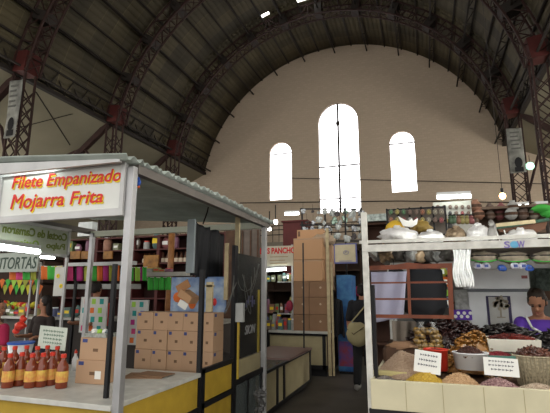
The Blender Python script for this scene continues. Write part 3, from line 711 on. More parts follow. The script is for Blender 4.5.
def goods(n, px0, px1, py, Y, where, rmin=.035, rmax=.06, hmin=.12, hmax=.24, grp=None, kinds=('jar','packet','box'), jit=.05, z=None):
    """one row of small goods standing at height py, spread between two columns of the photograph"""
    out = []
    for i in range(n):
        x = px0+(px1-px0)*(i+.5)/n; p = W(x, py, Y=Y)
        if z is not None: p.z = z
        p.y += random.uniform(0, jit); k = random.choice(kinds); c_, cnm = random.choice(pal)
        r = random.uniform(rmin, rmax); h = random.uniform(hmin, hmax); m_ = mut[c_]
        lab = '%s %s %s, %s from left' % (cnm, k, where, ORD[i])
        if k == 'jar': o = jar(p, r, h, m_, lab, capm=random.choice([redtub, whiteplas, letteryel, blackplas]), grp=grp)
        elif k == 'bottle':
            o = MB().lathe((0,0,0), [(r*.6,0),(r*.62,h*.6),(r*.2,h*.78),(r*.2,h*.95)], 10).build('bottle', m_, loc=p, smooth=True)
            MB().lathe((0,0,0), [(r*.24,h*.93),(r*.24,h)], 8).build('cap', random.choice([redtub, whiteplas]), o); tag(o, lab, 'bottle', grp)
        elif k == 'packet':
            o = MB().ell((0,0,h*.5), (r, r*.5, h*.5), (0,random.uniform(-.1,.1),0), wob=.3).build('packet', m_, loc=p, smooth=True); tag(o, lab, 'packet', grp)
            MB().box(-r*.7,r*.7,-r*.52,-r*.45,h*.35,h*.65).build('paper_label', random.choice([paper, letteryel, redtub]), o)
        else:
            o = MB().box(-r,r,-r*.7,r*.7,0,h*.8).build('small_box', m_, loc=p); o.rotation_euler = (0,0,random.uniform(-.2,.2)); tag(o, lab, 'box', grp)
            MB().box(-r*.7,r*.7,-r*.72,-r*.68,h*.3,h*.55).build('paper_label', random.choice([paper, letteryel, redtub]), o)
        out.append(o)
    return out
goods(8, 268, 296, 0, KY+.12, 'on the kiosk counter, front row', z=kz, hmin=.16, hmax=.30, grp='goods on the kiosk counter')
goods(7, 266, 291, 0, KY+.38, 'on the kiosk counter, back row', z=kz, hmin=.22, hmax=.34, grp='goods on the kiosk counter')
goods(6, 266, 291, 0, KY+.58, 'on the kiosk middle shelf', z=1.14, hmin=.2, hmax=.36, grp='goods on the kiosk shelves')
goods(5, 266, 291, 0, KY+.58, 'on the kiosk top shelf', z=1.81, hmin=.1, hmax=.2, grp='goods on the kiosk shelves')
o = MB().ell(W(289.5,306,Y=KY+.05), (.07,.05,.11), wob=.3).build('red_bag', mat('dark_red_bag', (.28,.02,.05)), smooth=True); tag(o, 'dark red plastic bag hanging at the right of the kiosk goods', 'bag')
# cartons on the kiosk
def bx(px, Y, d, name, m, label, cat, grp=None, bevel=.004):
    a0, a1, z0, z1 = fr(*px, Y); o = MB().box(a0, a1, Y, Y+d, z0, z1).build(name, m, bevel=bevel); tag(o, label, cat, grp); return o, (a0, a1, z0, z1)
def tape(o, r, Y, zf=(.0, 1.)):
    a0, a1, z0, z1 = r; xm = (a0+a1)/2
    part(MB().box(a0, a1, Y-.001, Y, z1-.03, z1-.01), 'tape', mat('brown_tape', (.38,.25,.15), .3), o)
for i, (y0, y1, nm) in enumerate(((238,259.5,'upper'),(259.8,281,'lower'))):
    o, r = bx((293.5,y0,322,y1), KY+.02, .45, 'large_carton', cardp, 'large plain brown carton above the kiosk counter, %s of two' % nm, 'carton', 'large plain cartons on the kiosk'); tape(o, r, KY+.02)
k = 0
for r_, (y0, y1) in enumerate(((281.3,297),(297.3,314.5),(314.8,331.7))):
    for c_, (x0, x1) in enumerate(((293.5,309),(309.3,328))):
        o, r = bx((x0,y0,x1,y1), KY+.02, .42, 'carton', card2, 'brown printed carton on the kiosk counter, %s row, %s' % (['top','middle','bottom'][r_], ['left','right'][c_]), 'carton', 'brown printed cartons on the kiosk')
        a0, a1, z0, z1 = r
        part(MB().lathe((0,0,0), [(.022,-.001),(.022,.001)], 10), 'round_print', mat('tan_print', (.45,.30,.17)), o) if False else part(MB().cyl(((a0*.4+a1*.6), KY+.018, z0*.4+z1*.6), ((a0*.4+a1*.6), KY+.022, z0*.4+z1*.6), .022, None, 10), 'round_print', mat('tan_print', (.50,.38,.26)), o)
o, r = bx((297,229.5,323,238), KY+.3, .4, 'carton', cardp, 'wide shallow brown carton with dark mark lying on top of the large cartons', 'carton')
part(MB().box(r[0]+.02, r[0]+.07, KY+.298, KY+.3, r[2]+.04, r[3]-.03), 'printed_mark', mat('brown_print', (.16,.09,.05)), o)
o = MB(); a0, a1, z0, z1 = fr(310, 233, 334, 246, KY+.15); 
part_ = MB().ell(((a0+a1)/2, KY+.3, (z0+z1)/2), ((a1-a0)/2, .12, (z1-z0)/2), wob=.5, seg=16, rings=10).build('wrapped_bundle', mat('tan_wrapping', (.45,.34,.24), .4, bump=.8, scale=14), smooth=True); tag(part_, 'tan paper wrapped bundle on the cartons beside the hanging sign', 'bundle')
a0, a1, z0, z1 = fr(323, 245, 332, 290, KY+.3); o = MB().box(a0, a1, KY+.3, KY+.6, z0, z1).build('carton', card, bevel=.004); tag(o, 'narrow brown carton tucked behind the right of the large cartons', 'carton')
# maroon cabinet, lamp and glittering stall roofs behind the kiosk
a0, a1, z0, z1 = fr(283, 222, 307, 247, 10.2); cb_ = MB().box(a0, a1, 10.2, 10.9, z0-.8, z1).build('maroon_cabinet', maroon); tag(cb_, 'maroon boxed top of a stall behind the LOS PANCHOS sign', 'cabinet')
part(MB().box(a0-.03, a1+.03, 10.15, 10.9, z1, z1+.04), 'cabinet_top', maroon, cb_)
lamp(W(285,214,Y=11.2), W(299,213.5,Y=11.2), 'fluorescent tube hanging above the maroon stall top', .035)
for i, (px_, py_) in enumerate(((275,222),(269.5,229),(238,176),(222,188))): pass
random.seed(31)
gl = [mat('silver_foil', (.42,.44,.46), .25, .6, bump=.6, scale=20), mat('white_foil', (.50,.53,.51), .3, .2, bump=.6, scale=20), mat('green_foil', (.30,.42,.34), .2, .5), mat('dark_foil', (.10,.09,.09), .3, .4)]
gp = None
i = 0
for r_ in range(4):
    for c_ in range(9):
        p = W(305+c_*6.8+random.uniform(-2,2), 213+r_*8+random.uniform(-2,2), Y=10.1+random.random()*.15)
        if gp is None:
            pass
        s = random.uniform(.04,.085); o = MB().ell((0,0,0), (s,s*.5,s*random.uniform(.8,1.6)), (0,random.uniform(-.6,.6),0), wob=.6, seg=9, rings=7).build('foil_ornament', gl[random.choice([0,0,1,1,2,3])], loc=p)
        MB().cyl((0,0,s*.9),(0,0,s*.9+.15), .004, None, 4).build('string', darkst, o)
        tag(o, 'shiny foil ornament behind the kiosk, %s row down, %s from the left' % (ORD[r_], ORD[c_]), 'ornament', 'foil ornaments hanging behind the kiosk'); i += 1
f = MB()
for y in (209, 225, 241): f.bar(W(300,y,Y=10.18), W(362,y,Y=10.18), .03)
for x in (302, 325, 345, 361): f.bar(W(x,208,Y=10.18), (W(x,250,Y=10.18).x, 10.18, 0), .035)
o = f.build('ornament_rack', blackm); tag(o, 'thin black rack from which the foil ornaments hang', 'rack')
# the aisle: pale poles, hanging sign, fridge
post(327, 330, 228, 376, 8.42, 'pale wooden pole at the right corner of the kiosk, standing to the floor', woodl, 'wooden_pole')
post(331.5, 333.5, 262, 376, 8.46, 'thinner pale pole right behind the kiosk corner pole', woodl, 'wooden_pole')
hs_ = empty('hanging_sign', W(345,243,Y=7.4)); tag(hs_, 'beige square board with blue border and oval emblem hanging in the aisle', 'sign')
a0, a1, z0, z1 = fr(334, 243.5, 357, 263.5, 7.4)
part(MB().box(a0, a1, 7.4, 7.43, z0, z1), 'border', mat('blue_border', (.14,.15,.36)), hs_)
part(MB().box(a0+.02, a1-.025, 7.39, 7.40, z0+.025, z1-.02), 'board', mat('beige_board', (.55,.48,.32)), hs_)
c = W(346, 252.5, Y=7.385); rr = MB()
P = [(c.x+.045*math.cos(2*PI*i/20), 7.385, c.z+.032*math.sin(2*PI*i/20)) for i in range(21)]
rr.tube(P, .004, 4); rr.tube([(c.x-.02,7.385,c.z-.01),(c.x,7.385,c.z+.018),(c.x+.02,7.385,c.z+.006)], .005, 4); rr.box(a0+.09, a1-.09, 7.385, 7.389, z0+.035, z0+.045)
part(rr, 'emblem', mat('blue_border', (.14,.15,.36)), hs_)
part(MB().cyl((a0+.04,7.41,z1),(a0+.04,7.41,z1+.35),.003,None,4).cyl((a1-.04,7.41,z1),(a1-.04,7.41,z1+.35),.003,None,4), 'cord', darkst, hs_)
fg = empty('drinks_fridge', (-1.6, 9.1, 0)); tag(fg, 'tall narrow blue drinks fridge with swirl print beside the aisle', 'fridge')
a0, a1, z0, z1 = fr(337.5, 275, 353, 375, 9.0)
part(MB().box(a0, a1, 9.0, 9.55, .05, z1), 'cabinet', mat('blue_swirl_print', (.02,.08,.30), .35, var=0, scale=5, col2=(.07,.24,.48)), fg, bevel=.01)
part(MB().box(a0+.02, a1-.01, 8.985, 9.0, .15, .62), 'lower_panel', mat('blue_red_print', (.05,.10,.40), .35, scale=6, col2=(.35,.06,.10)), fg)
part(MB().box(a0+.03, a0+.045, 8.97, 9.0, .9, 1.35), 'handle', steel, fg)
part(MB().box(a0+.01, a1-.01, 9.02, 9.5, 0, .05), 'feet', blackm, fg)
ap = MB(); c = W(337, 318, Y=8.7)
def fgar(u, v): 
    return Vector((c.x-.10-.02*v+(.20+.06*v)*u, 8.7+.05*math.sin(u*9+v), c.z+.38-v*(.72+.04*math.sin(u*7))-.10*abs(u-.5)*(1-v)))
ap.grid(fgar, 14, 16); o = ap.build('black_garment', blackc, smooth=True, solid=.03); tag(o, 'black garment hanging from the pale pole in front of the blue fridge', 'garment')
# dark stalls closing the view down the aisle
def shelves(x0, x1, Y, d, z1, n, m, label, back=True, nm='shelf_unit', cat='shelf', z0=0.):
    r = empty(nm, ((x0+x1)/2, Y, z0)); tag(r, label, cat)
    if back: part(MB().box(x0, x1, Y+d-.03, Y+d, z0, z1), 'back_panel', m, r)
    part(MB().box(x0, x0+.05, Y, Y+d, z0, z1), 'side_panel', m, r); part(MB().box(x1-.05, x1, Y, Y+d, z0, z1), 'side_panel', m, r)
    for k in range(n+1):
        z = z0+(z1-z0-.04)*k/n; part(MB().box(x0, x1, Y, Y+d-.03, z, z+.04), 'shelf_board', m, r)
    return r
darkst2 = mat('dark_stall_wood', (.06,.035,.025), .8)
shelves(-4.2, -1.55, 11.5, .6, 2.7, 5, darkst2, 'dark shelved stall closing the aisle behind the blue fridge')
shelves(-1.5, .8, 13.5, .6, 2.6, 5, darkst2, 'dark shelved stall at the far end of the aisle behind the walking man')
goods(7, 334, 366, 0, 13.55, 'on the shelf far down the aisle', z=2.12, rmin=.06, rmax=.10, hmin=.2, hmax=.38, grp='goods at the far end of the aisle')
goods(6, 336, 366, 0, 13.55, 'on the lower shelf far down the aisle', z=1.62, rmin=.06, rmax=.10, hmin=.2, hmax=.36, grp='goods at the far end of the aisle')
o = MB().ell(W(358,291,Y=10.5), (.07,.05,.12), wob=.3).build('pink_bag', col['pink'], smooth=True); tag(o, 'bright pink bag hanging in the aisle just left of the white post', 'bag')
part(MB().cyl(W(358,287,Y=10.5), W(358,255,Y=10.5), .005, None, 4), 'cord', darkst, o)
# ---- brown doors / boards behind rear corner of the fish stall
a0, a1, z0, z1 = fr(241, 228, 259, 285, 8.1)
bd_ = MB().box(a0, a1, 8.1, 8.16, 0, z1).build('wooden_shutter', mat('grey_brown_wood', (.15,.12,.10), .7, var=.3)); tag(bd_, 'grey-brown wooden shutter standing behind the fish stall rear post', 'shutter')
f = MB(); 
for x in (a0+.02, (a0+a1)/2, a1-.04): f.box(x, x+.03, 8.08, 8.1, .3, z1-.05)
part(f, 'batten', darkwood, bd_)
a0, a1, z0, z1 = fr(225, 228, 240, 300, 8.1); o = MB().box(a0, a1, 8.1, 8.15, 0, z1).build('wooden_shutter', darkwood); tag(o, 'dark wooden shutter left of the grey-brown one', 'shutter')
# ================================================================ FAR LEFT: stalls seen through the fish stall
RY = 9.0
rs = empty('bottle_stall', (-7, RY, 0)); tag(rs, 'dark maroon shelved stall seen across the fish stall', 'stall')
xa, xb = W(62,260,Y=RY).x, W(246,250,Y=RY).x
marw = mat('maroon_wood', (.085,.018,.016), .6, var=.3)
part(MB().box(xa, xb, RY+.5, RY+.55, .0, 2.95), 'back_panel', mat('dark_maroon', (.04,.014,.012), .8), rs)
for px_ in (66, 96, 133, 158, 196, 225): 
    x = W(px_, 250, Y=RY).x; part(MB().box(x-.04, x+.04, RY, RY+.5, 0, 2.95), 'upright', marw, rs)
for z in (1.0, 1.45, 1.9, W(150,263,Y=RY).z, W(150,249,Y=RY).z, 2.93): part(MB().box(xa, xb, RY-.02, RY+.5, z-.03, z), 'shelf_board', marw, rs)
zA = W(150,263,Y=RY).z; zB_ = W(150,249,Y=RY).z
bp = None
for i in range(16):
    x = W(141+i*4.6, 260, Y=RY).x
    lab = 'white dressed bottle on the maroon stall middle shelf, %s from the left' % ORD[i]
    if bp is None:
        bp = MB().lathe((0,0,0), [(.05,0),(.055,.12),(.02,.2),(.018,.26)], 10).build('bottle', mat('brown_glass', (.10,.04,.02), .2), loc=(x, RY+.15, zA), smooth=True)
        MB().lathe((0,0,0), [(.056,.02),(.058,.025),(.058,.11),(.056,.115)], 10).build('paper_label', mat('warm_white_label', (.60,.50,.38)), bp); tag(bp, lab, 'bottle', 'bottles on the maroon stall shelf')
    else: again(bp, (x, RY+.15, zA), lab)
random.seed(41)
goods(14, 70, 190, 0, RY+.1, 'on the maroon top shelf', z=zB_, rmin=.07, rmax=.13, hmin=.2, hmax=.42, grp='goods on the maroon stall top shelf', kinds=('box','jar','packet'))
for i, (x0, x1) in enumerate(((70,80),(81,92),(103,112),(143,158))):
    a0, a1, z0, z1 = fr(x0, 251 if i < 3 else 255, x1, 259 if i < 3 else 272, RY-.05); o = MB().box(a0, a1, RY-.05, RY, z0, z1).build('framed_panel', mat('amber_panel', (.36,.16,.03), .5, var=.6, scale=6), bevel=.01); tag(o, 'amber framed panel on the maroon stall, %s from the left' % ORD[i], 'panel', 'amber panels on the maroon stall')
a0, a1, z0, z1 = fr(168, 233, 174.5, 268, 7.8); o = MB().lathe((0,0,0), [(.06,0),(.075,.3),(.06,.9),(.07,z1-1.0)], 12).build('carved_column', mat('orange_brown_wood', (.28,.12,.04), .5, var=.4, scale=7), loc=((a0+a1)/2, 7.8, 1.0), smooth=True); tag(o, 'orange-brown carved wooden column in front of the maroon stall', 'column')
part(MB().box((a0+a1)/2-.12,(a0+a1)/2+.12,7.7,7.9,0,1.0), 'pedestal', darkwood, o)
# food bar inside: shelf, dishes, tiled board, fruit
ff = empty('food_bar', (-5.2, 6.4, 0)); tag(ff, 'long dark food bar with metal top behind the fish stall counter', 'counter')
part(MB().box(-7.4, -2.95, 6.2, 6.7, 0, 1.12), 'front_panel', mat('dark_bar_front', (.07,.06,.055), .6), ff)
part(MB().box(-7.45, -2.9, 6.1, 6.75, 1.12, 1.16), 'bar_top', stone, ff)
goods(15, 0, 62, 0, 6.3, 'on the food bar, left stretch', z=1.16, rmin=.05, rmax=.09, hmin=.10, hmax=.26, grp='goods on the food bar')
goods(9, 66, 128, 0, 6.3, 'on the food bar, right stretch', z=1.16, rmin=.05, rmax=.09, hmin=.10, hmax=.22, grp='goods on the food bar')
def posterboard(px, Y, label):
    a0, a1, z0, z1 = fr(*px, Y); r = MB().box(a0, a1, Y, Y+.03, z0, z1).build('picture_board', mat('pale_grey_board', (.58,.58,.56))); tag(r, label, 'board')
    random.seed(int(px[0])); t = 0
    nx = int((px[2]-px[0])/7); nz = int((px[3]-px[1])/8)
    for i in range(nx):
        for k in range(nz):
            c_ = random.choice(['lime','yellow','magenta','green','pink','orange','teal','blue'])
            x = a0+(a1-a0)*(i+.5+.15*(k % 2))/(nx+.3); z = z0+(z1-z0)*(k+.5)/nz
            part(MB().box(x-.035, x+.035, Y-.004, Y, z-.04, z+.04), 'coloured_square', col[c_], r)
posterboard((80,297,106,333), 5.55, 'white board with rows of coloured squares, left one with curved top')
posterboard((121,300,147,345), 5.95, 'white board with coloured squares between the silver post and cartons')
a0, a1, z0, z1 = fr(104,303,108,326,5.8); o = MB().box(a0,a1,5.8,5.85,z0,z1).build('red_bottle_rack', redtub); tag(o, 'red and white soda sign beside the black upright', 'sign')
part(MB().box(a0+.01,a1-.01,5.795,5.8,z0+.1,z0+.16), 'white_stripe', paper, o)
# white uprights and paper flags
for i, (x, y0, y1, Y, w) in enumerate(((36.5,262,330,5.9,.03),(64,232,330,5.36,.035),(73.5,268,330,5.9,.04),(29,262,330,6.05,.02))):
    c = W(x, (y0+y1)/2, Y=Y); z1 = W(x, y0, Y=Y).z
    o = MB().box(c.x-w/2, c.x+w/2, Y, Y+w, 0, z1).build('stall_upright', blackm if i == 2 else alu); tag(o, ['white metal upright left of the long white poster, inside the fish stall','silver rear left post rising to the pale roof beam','black upright just right of the silver rear left post','thin white upright under the pink paper flag'][i], 'post')
o, _ = bx((54,267,63,296), 5.5, .01, 'long_white_poster', mat('white_poster', (.60,.60,.56)), 'long white poster with two yellow flowers beside the silver rear left post', 'poster', bevel=0)
for c in (W(58,276,Y=5.495), W(61,286,Y=5.495)): part(MB().cyl(c, c+Vector((0,-.004,0)), .035, None, 12), 'yellow_flower', letteryel, o); part(MB().cyl(c+Vector((0,-.004,0)), c+Vector((0,-.007,0)), .014, None, 10), 'flower_centre', col['olive'], o)
def flags(label, Y, lst, y0, y1, sl=0.):
    x0, x1 = lst[0][0], lst[-1][1]
    r = empty('paper_flag_garland', W((x0+x1)/2, y0, Y=Y)); tag(r, label, 'garland')
    part(MB().tube([W(x0,y0,Y=Y), W((x0+x1)/2,y0+.6,Y=Y), W(x1,y0,Y=Y)], .006, 5), 'string', paper, r)
    for a, b, c_ in lst:
        q = MB(); TL, TR, BL, BR = W(a+.2,y0,Y=Y), W(b-.2,y0,Y=Y), W(a+.2,y1,Y=Y), W(b-.2,y1,Y=Y)
        q.grid(lambda u, v: TL.lerp(TR, u).lerp(BL.lerp(BR, u), v)+Vector((0,.02*math.sin(u*6+a),.008*math.sin(u*25)*(v > .9))), 8, 5)
        part(q, 'paper_flag', col[c_], r, solid=.002, smooth=True)
seq = ['magenta','olive','green','orange','pink','olive','orange','green','red','white','green','lime']
flags('garland of large coloured paper flags left of the black upright', 5.7, [(8,16,'orange'),(16,23.5,'pink'),(23.5,31,'green'),(31,37,'olive')], 271.5, 280)
flags('garland of three flags, orange green and yellow, right of the first white upright', 5.65, [(40,47,'orange'),(47,55.5,'green'),(55.5,63,'yellow')], 266, 279.5)
flags('garland of bright paper flags between the rear left post and the silver front post', 5.62, [(66,73,'pink'),(76,83,'magenta'),(83,90,'olive'),(90,96,'green'),(96,102,'orange'),(102,108,'magenta'),(108,112.5,'olive'),(113,120,'orange')], 265, 281)
flags('garland of paper flags right of the silver front post', 5.6, [(128,131,'orange'),(131,134.5,'green'),(134.5,139.5,'lime'),(139.5,143,'magenta'),(143,147.5,'green')], 267, 281)
flags('garland of plain green paper flags above the small cartons', 6.0, [(147,152.5,'green'),(152.5,158,'green'),(158,164,'green'),(164,171,'green')], 277, 290)
o, _ = bx((146,272,186,276), 6.0, .2, 'pale_ledge', mat('pale_ledge', (.50,.48,.44)), 'pale ledge above the plain green flags', 'shelf', bevel=0)
goods(6, 150, 184, 0, 6.05, 'on the pale ledge above the green flags', z=_[3], rmin=.04, rmax=.07, hmin=.05, hmax=.10, grp='goods on the pale ledge')
# bunting of pointed paper at far left
r = empty('pointed_bunting', W(15,281,Y=6.3)); tag(r, 'cut paper bunting of orange, yellow and green points at the far left', 'garland')
random.seed(9)
for i in range(7):
    for k in range(2):
        c = W(2+i*5.8+k*2.9, 284+k*6, Y=6.3+.02*k); s = .07
        part(MB().prism([c+Vector((-s,0,.07)), c+Vector((0,0,-.09)), c+Vector((s,0,.07)), c+Vector((0,0,.10))], (0,.003,0)), 'paper_point', col[['orange','yellow','green','olive','lime'][(i*2+k*3) % 5]], r)
part(MB().tube([W(-6,281,Y=6.32), W(38,281,Y=6.32)], .005), 'string', paper, r)
# canopy of the far-left stall: coloured stuff and fruit heaps
fr_ = empty('fruit_display', W(14,320,Y=6.9)); tag(fr_, 'tray heaped with orange and yellow fruit under the pointed bunting', 'fruit')
part(MB().box(-7.9,-6.2,6.9,7.4,.0,1.22), 'fruit_stand', darkwood, fr_)
random.seed(12)
fruit = None
for i in range(26):
    p = W(2+random.random()*34, 318, Y=6.95+random.random()*.2); p.z = 1.26+random.random()*.10; m_ = [col['orange'], col['yellow'], col['lime'], redtub][i % 4]
    o = MB().ell((0,0,0), (.06,.06,.055), seg=12, rings=8).build('round_fruit', m_, loc=p, smooth=True)
    MB().cyl((0,0,.05),(0,.01,.07),.005,None,5).build('stem', darkwood, o)
    tag(o, '%s round fruit on the heap at the far left under the pointed bunting' % ['orange','yellow','green','red'][i % 4], 'fruit', '%s fruit on the far left heap' % ['orange','yellow','green','red'][i % 4])
# far dark backdrop of stalls at left and right so that aisles end in stalls
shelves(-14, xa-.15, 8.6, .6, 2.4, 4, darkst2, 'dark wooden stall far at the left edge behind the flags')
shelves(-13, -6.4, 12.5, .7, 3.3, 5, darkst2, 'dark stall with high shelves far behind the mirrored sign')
bx((78,222,92,236), 14, .3, 'bright_poster', mat('shiny_white_print', (.75,.8,.8), .3), 'shiny white poster high behind the pale roof beam', 'poster', bevel=0)
# canopy edge of next stall
o, _ = bx((66,262,135,265.5), 5.55, .05, 'stall_rail', alu, 'thin pale rail above the bright paper flags', 'rail', bevel=0)
o, _ = bx((66,284,128,289), 6.9, .4, 'goods_shelf', mat('pale_shelf', (.30,.31,.30)), 'pale shelf crossing behind the heads left of the black upright', 'shelf', bevel=0)
# ================================================================ RIGHT STALL (beans, chillies, cloth)
QY = 3.35
rt_ = empty('market_stall', (.9, QY, 0)); tag(rt_, 'dried goods stall with white painted posts and beams at right', 'market stall')
A = W(365,242,Y=3.4); B = W(371,380,Y=3.4)
xl = (A.x+B.x)/2
part(MB().box(xl-.022, xl+.022, 3.36, 3.40, 0, W(364,213,Y=3.4).z), 'post', whitep, rt_, bevel=.003)
for x in (2.4,): part(MB().box(x-.022, x+.022, 3.36, 3.40, 0, 2.1), 'post', whitep, rt_)
for x in (xl, 2.4): part(MB().box(x-.022, x+.022, 5.6, 5.64, 0, 2.1), 'rear_post', whitep, rt_)
z0, z1 = W(365,252,Y=3.36).z, W(365,245,Y=3.36).z
part(MB().box(xl-.02, 2.42, 3.355, 3.375, z0, z1), 'front_beam', whitep, rt_, bevel=.003)
za = W(440,239.3,Y=3.5).z
part(MB().box(xl-.06, 2.42, 3.50, 3.53, za-.012, za+.012), 'upper_rail', whitep, rt_)
for x, lb in ((xl, ''), (2.4, '')): part(MB().box(x-.02, x+.02, 3.4, 5.62, z0+.01, z0+.05), 'side_beam', whitep, rt_)
part(MB().box(xl, 2.4, 3.54, 5.6, z1, z1+.012), 'roof_board', mat('dusty_board', (.28,.24,.19)), rt_)
part(MB().box(xl+.022, xl+.05, 3.42, 3.47, .5, W(370,285,Y=3.42).z), 'dark_inner_post', blackm, rt_)
CZT = .985
part(MB().box(xl+.01, 2.42, 3.30, 3.33, CZT-.19, CZT+.005), 'front_board', cream, rt_, bevel=.003)
part(MB().box(xl+.02, 2.42, 3.33, 4.2, CZT-.05, CZT-.03), 'tray_floor', darkwood, rt_)
part(MB().box(xl+.01, xl+.03, 3.33, 4.6, CZT-.19, CZT+.005), 'end_board', cream, rt_)
part(MB().box(xl-.005, 2.42, 3.29, 3.32, CZT-.225, CZT-.19), 'black_edge', blackm, rt_)
part(MB().box(xl+.02, 2.42, 3.31, 3.33, 0, CZT-.225), 'kick_board', creamk, rt_)
part(MB().box(xl+.03, xl+.07, 3.30, 3.34, 0, CZT-.22), 'front_leg', blackm, rt_)
for px_ in (406, 443, 484, 524): x = W(px_, 395, Y=3.3).x; part(MB().box(x-.002, x+.002, 3.2985, 3.3, CZT-.185, CZT), 'seam', creamk, rt_)
part(MB().box(xl+.02, 2.42, 4.2, 5.0, CZT+.08, CZT+.11), 'back_step', darkwood, rt_)
part(MB().box(xl+.02, 2.42, 4.18, 4.2, .3, CZT+.11), 'back_step_riser', darkwood, rt_)
# blue and white emblem on the beam
em = empty('beam_sticker', W(513,244,Y=3.35)); tag(em, 'blue and white lettered sticker on the white beam', 'sticker')
a0, a1, z0_, z1_ = fr(509,241,520,248,3.353); cbl = mat('sky_blue', (.15,.45,.68))
part(MB().ell(((a0+a1)/2, 3.353, (z0_+z1_)/2), ((a1-a0)*.42,.003,(z1_-z0_)/2)), 'blue_star', cbl, em)
text('S', (W(504,244,Y=3.35).x, W(510,244,Y=3.35).x, z0_, z1_), lambda u, v, w: Vector((u, 3.351-w, v)), mat('violet_letter', (.25,.2,.5)), em, off=.02)
text('W', (W(517,244,Y=3.35).x, W(525,244,Y=3.35).x, z0_, z1_), lambda u, v, w: Vector((u, 3.351-w, v)), mat('violet_letter', (.25,.2,.5)), em, off=.02)
# heaps of beans and corn in the tray
def heap(name, m, cx, cy, rx, ry, h, label, cat, z=CZT-.03, wob=.2, grain=None, ng=0, seed=1, gr=.006):
    root_c = Vector((cx, cy, z)); q = MB()
    def fn(u, v):
        a = 2*PI*u; r = v; x = rx*r*math.cos(a); y = ry*r*math.sin(a)
        zz = h*(1-r**1.6)*(1+wob*noise.noise(Vector((x*9, y*9, seed))))
        return Vector((x, y, max(zz, 0)))
    q.grid(fn, 32, 10); o = q.build(name, m, loc=root_c, smooth=True)
    tag(o, label, cat, kind='stuff')
    if ng:
        random.seed(seed); g = MB()
        for i in range(ng):
            a = random.random()*2*PI; r = math.sqrt(random.random()); p = fn(a/(2*PI), r)
            g.ell(p, (gr, gr*.7, gr*.7), (random.random()*3, random.random()*3, random.random()*3), seg=5, rings=4)
        go = g.build('grain', grain or m, o); go['kind'] = 'stuff'
    return o
def bean(name, c, c2): return mat(name, c, .5, kind='voronoi', scale=130, col2=c2, bump=.6)
bm_tan = bean('tan_beans', (.50,.37,.26), (.36,.24,.16)); bm_yel = bean('yellow_corn', (.66,.45,.06), (.48,.29,.04)); bm_or = bean('peach_beans', (.58,.38,.21), (.44,.26,.13)); bm_pk = bean('speckled_pink_beans', (.52,.35,.33), (.17,.07,.08)); bm_pale = bean('pale_beans', (.55,.44,.33), (.44,.33,.24)); bm_gry = bean('grey_mixed_seed', (.26,.23,.20), (.12,.10,.09))
c = W(404, 362, Y=3.62)
heap('tan_beans', bm_tan, c.x, 3.74, .22, .26, .17, 'big heap of tan beans at the left end of the stall tray', 'beans', z=CZT-.02, ng=500, seed=2)
c = W(425, 378, Y=3.42); heap('yellow_corn', bm_yel, c.x, 3.43, .15, .10, .085, 'heap of yellow corn against the front board', 'corn', ng=350, seed=3)
c = W(385, 378, Y=3.42); heap('grey_seed', bm_gry, c.x-.0, 3.41, .10, .075, .045, 'low strip of grey seed in the front left corner of the tray', 'seed', ng=150, seed=4)
c = W(459, 376, Y=3.42); heap('peach_beans', bm_or, c.x, 3.43, .15, .10, .088, 'heap of peach coloured beans before the white tub', 'beans', ng=350, seed=5)
c = W(498, 378, Y=3.42); heap('speckled_beans', bm_pk, c.x, 3.43, .145, .09, .07, 'heap of pink and purple speckled beans at the front', 'beans', ng=400, seed=6)
c = W(540, 380, Y=3.42); heap('pale_beans', bm_pale, c.x, 3.43, .16, .09, .05, 'low heap of pale beans at the right front corner', 'beans', ng=300, seed=7)
pb = mat('pale_yellow_foam', (.60,.52,.24), .7)
o, _ = bx((373,371.5,407,376), 3.52, .05, 'yellow_partition', pb, 'pale yellow partition strip between tan beans and grey seed', 'partition', bevel=.003)
# cloth-lined crate of beans at back left
o = MB().box(xl+.06, xl+.36, 4.02, 4.16, CZT-.03, CZT+.14).build('wooden_crate', darkwood, bevel=.004); tag(o, 'dark wooden crate end behind the tan bean heap', 'crate')
part(MB().ell((xl+.21,4.08,CZT+.15), (.14,.08,.04), wob=.4), 'brown_goods', card2, o)
# tubs
def tub(px0, px1, py0, py1, Y, m, label, fill=None, sq=False, taper=.85, nm='plastic_tub', cat='tub', fh=.05):
    a0, a1, z0, z1 = fr(px0, py0, px1, py1, Y); z0 = max(z0, CZT-.028); r = (a1-a0)/2; h = z1-z0
    loc = Vector(((a0+a1)/2, Y+r*.8, z0)); rt = empty(nm, loc); tag(rt, label, cat)
    if sq:
        q = MB(); n = 4; w = .006
        def ring(s, z): return [(-r*s, -r*.7*s, z), (r*s, -r*.7*s, z), (r*s, r*.7*s, z), (-r*s, r*.7*s, z)]
        vs = ring(taper, 0)+ring(1, h)+ring(.94, h)+ring(taper*.94, .01)
        fs = [(3,2,1,0), (12,13,14,15)]
        for k in range(3):
            for i in range(4): fs.append((k*4+i, k*4+(i+1) % 4, (k+1)*4+(i+1) % 4, (k+1)*4+i))
        q.add(vs, fs); q.build('tub_body', m, rt, bevel=.004)
    else:
        MB().lathe((0,0,0), [(r*taper,0),(r,h),(r*1.04,h),(r*1.04,h+.008),(r*.95,h+.008),(r*.94,h-.01),(r*taper*.9,.01)], 26, sy=.8).build('tub_body', m, rt, smooth=True)
    return rt, loc, r, h
tb, lc, r, h = tub(453.5, 491, 355, 371, 3.52, whiteplas, 'pale grey round tub filled with dark dried chillies', taper=.86)
heap('dark_flakes', bean('dark_chilli_flakes', (.09,.035,.025), (.04,.018,.015)), lc.x, lc.y, r*.93, r*.74, .065, 'dark dried chillies heaped in the pale grey round tub', 'chillies', z=lc.z+h-.02, ng=260, seed=8, gr=.012)
tb, lc, r, h = tub(424, 449, 351, 371.5, 3.55, redtub, 'red round plastic tub behind the handwritten price card', taper=.9)
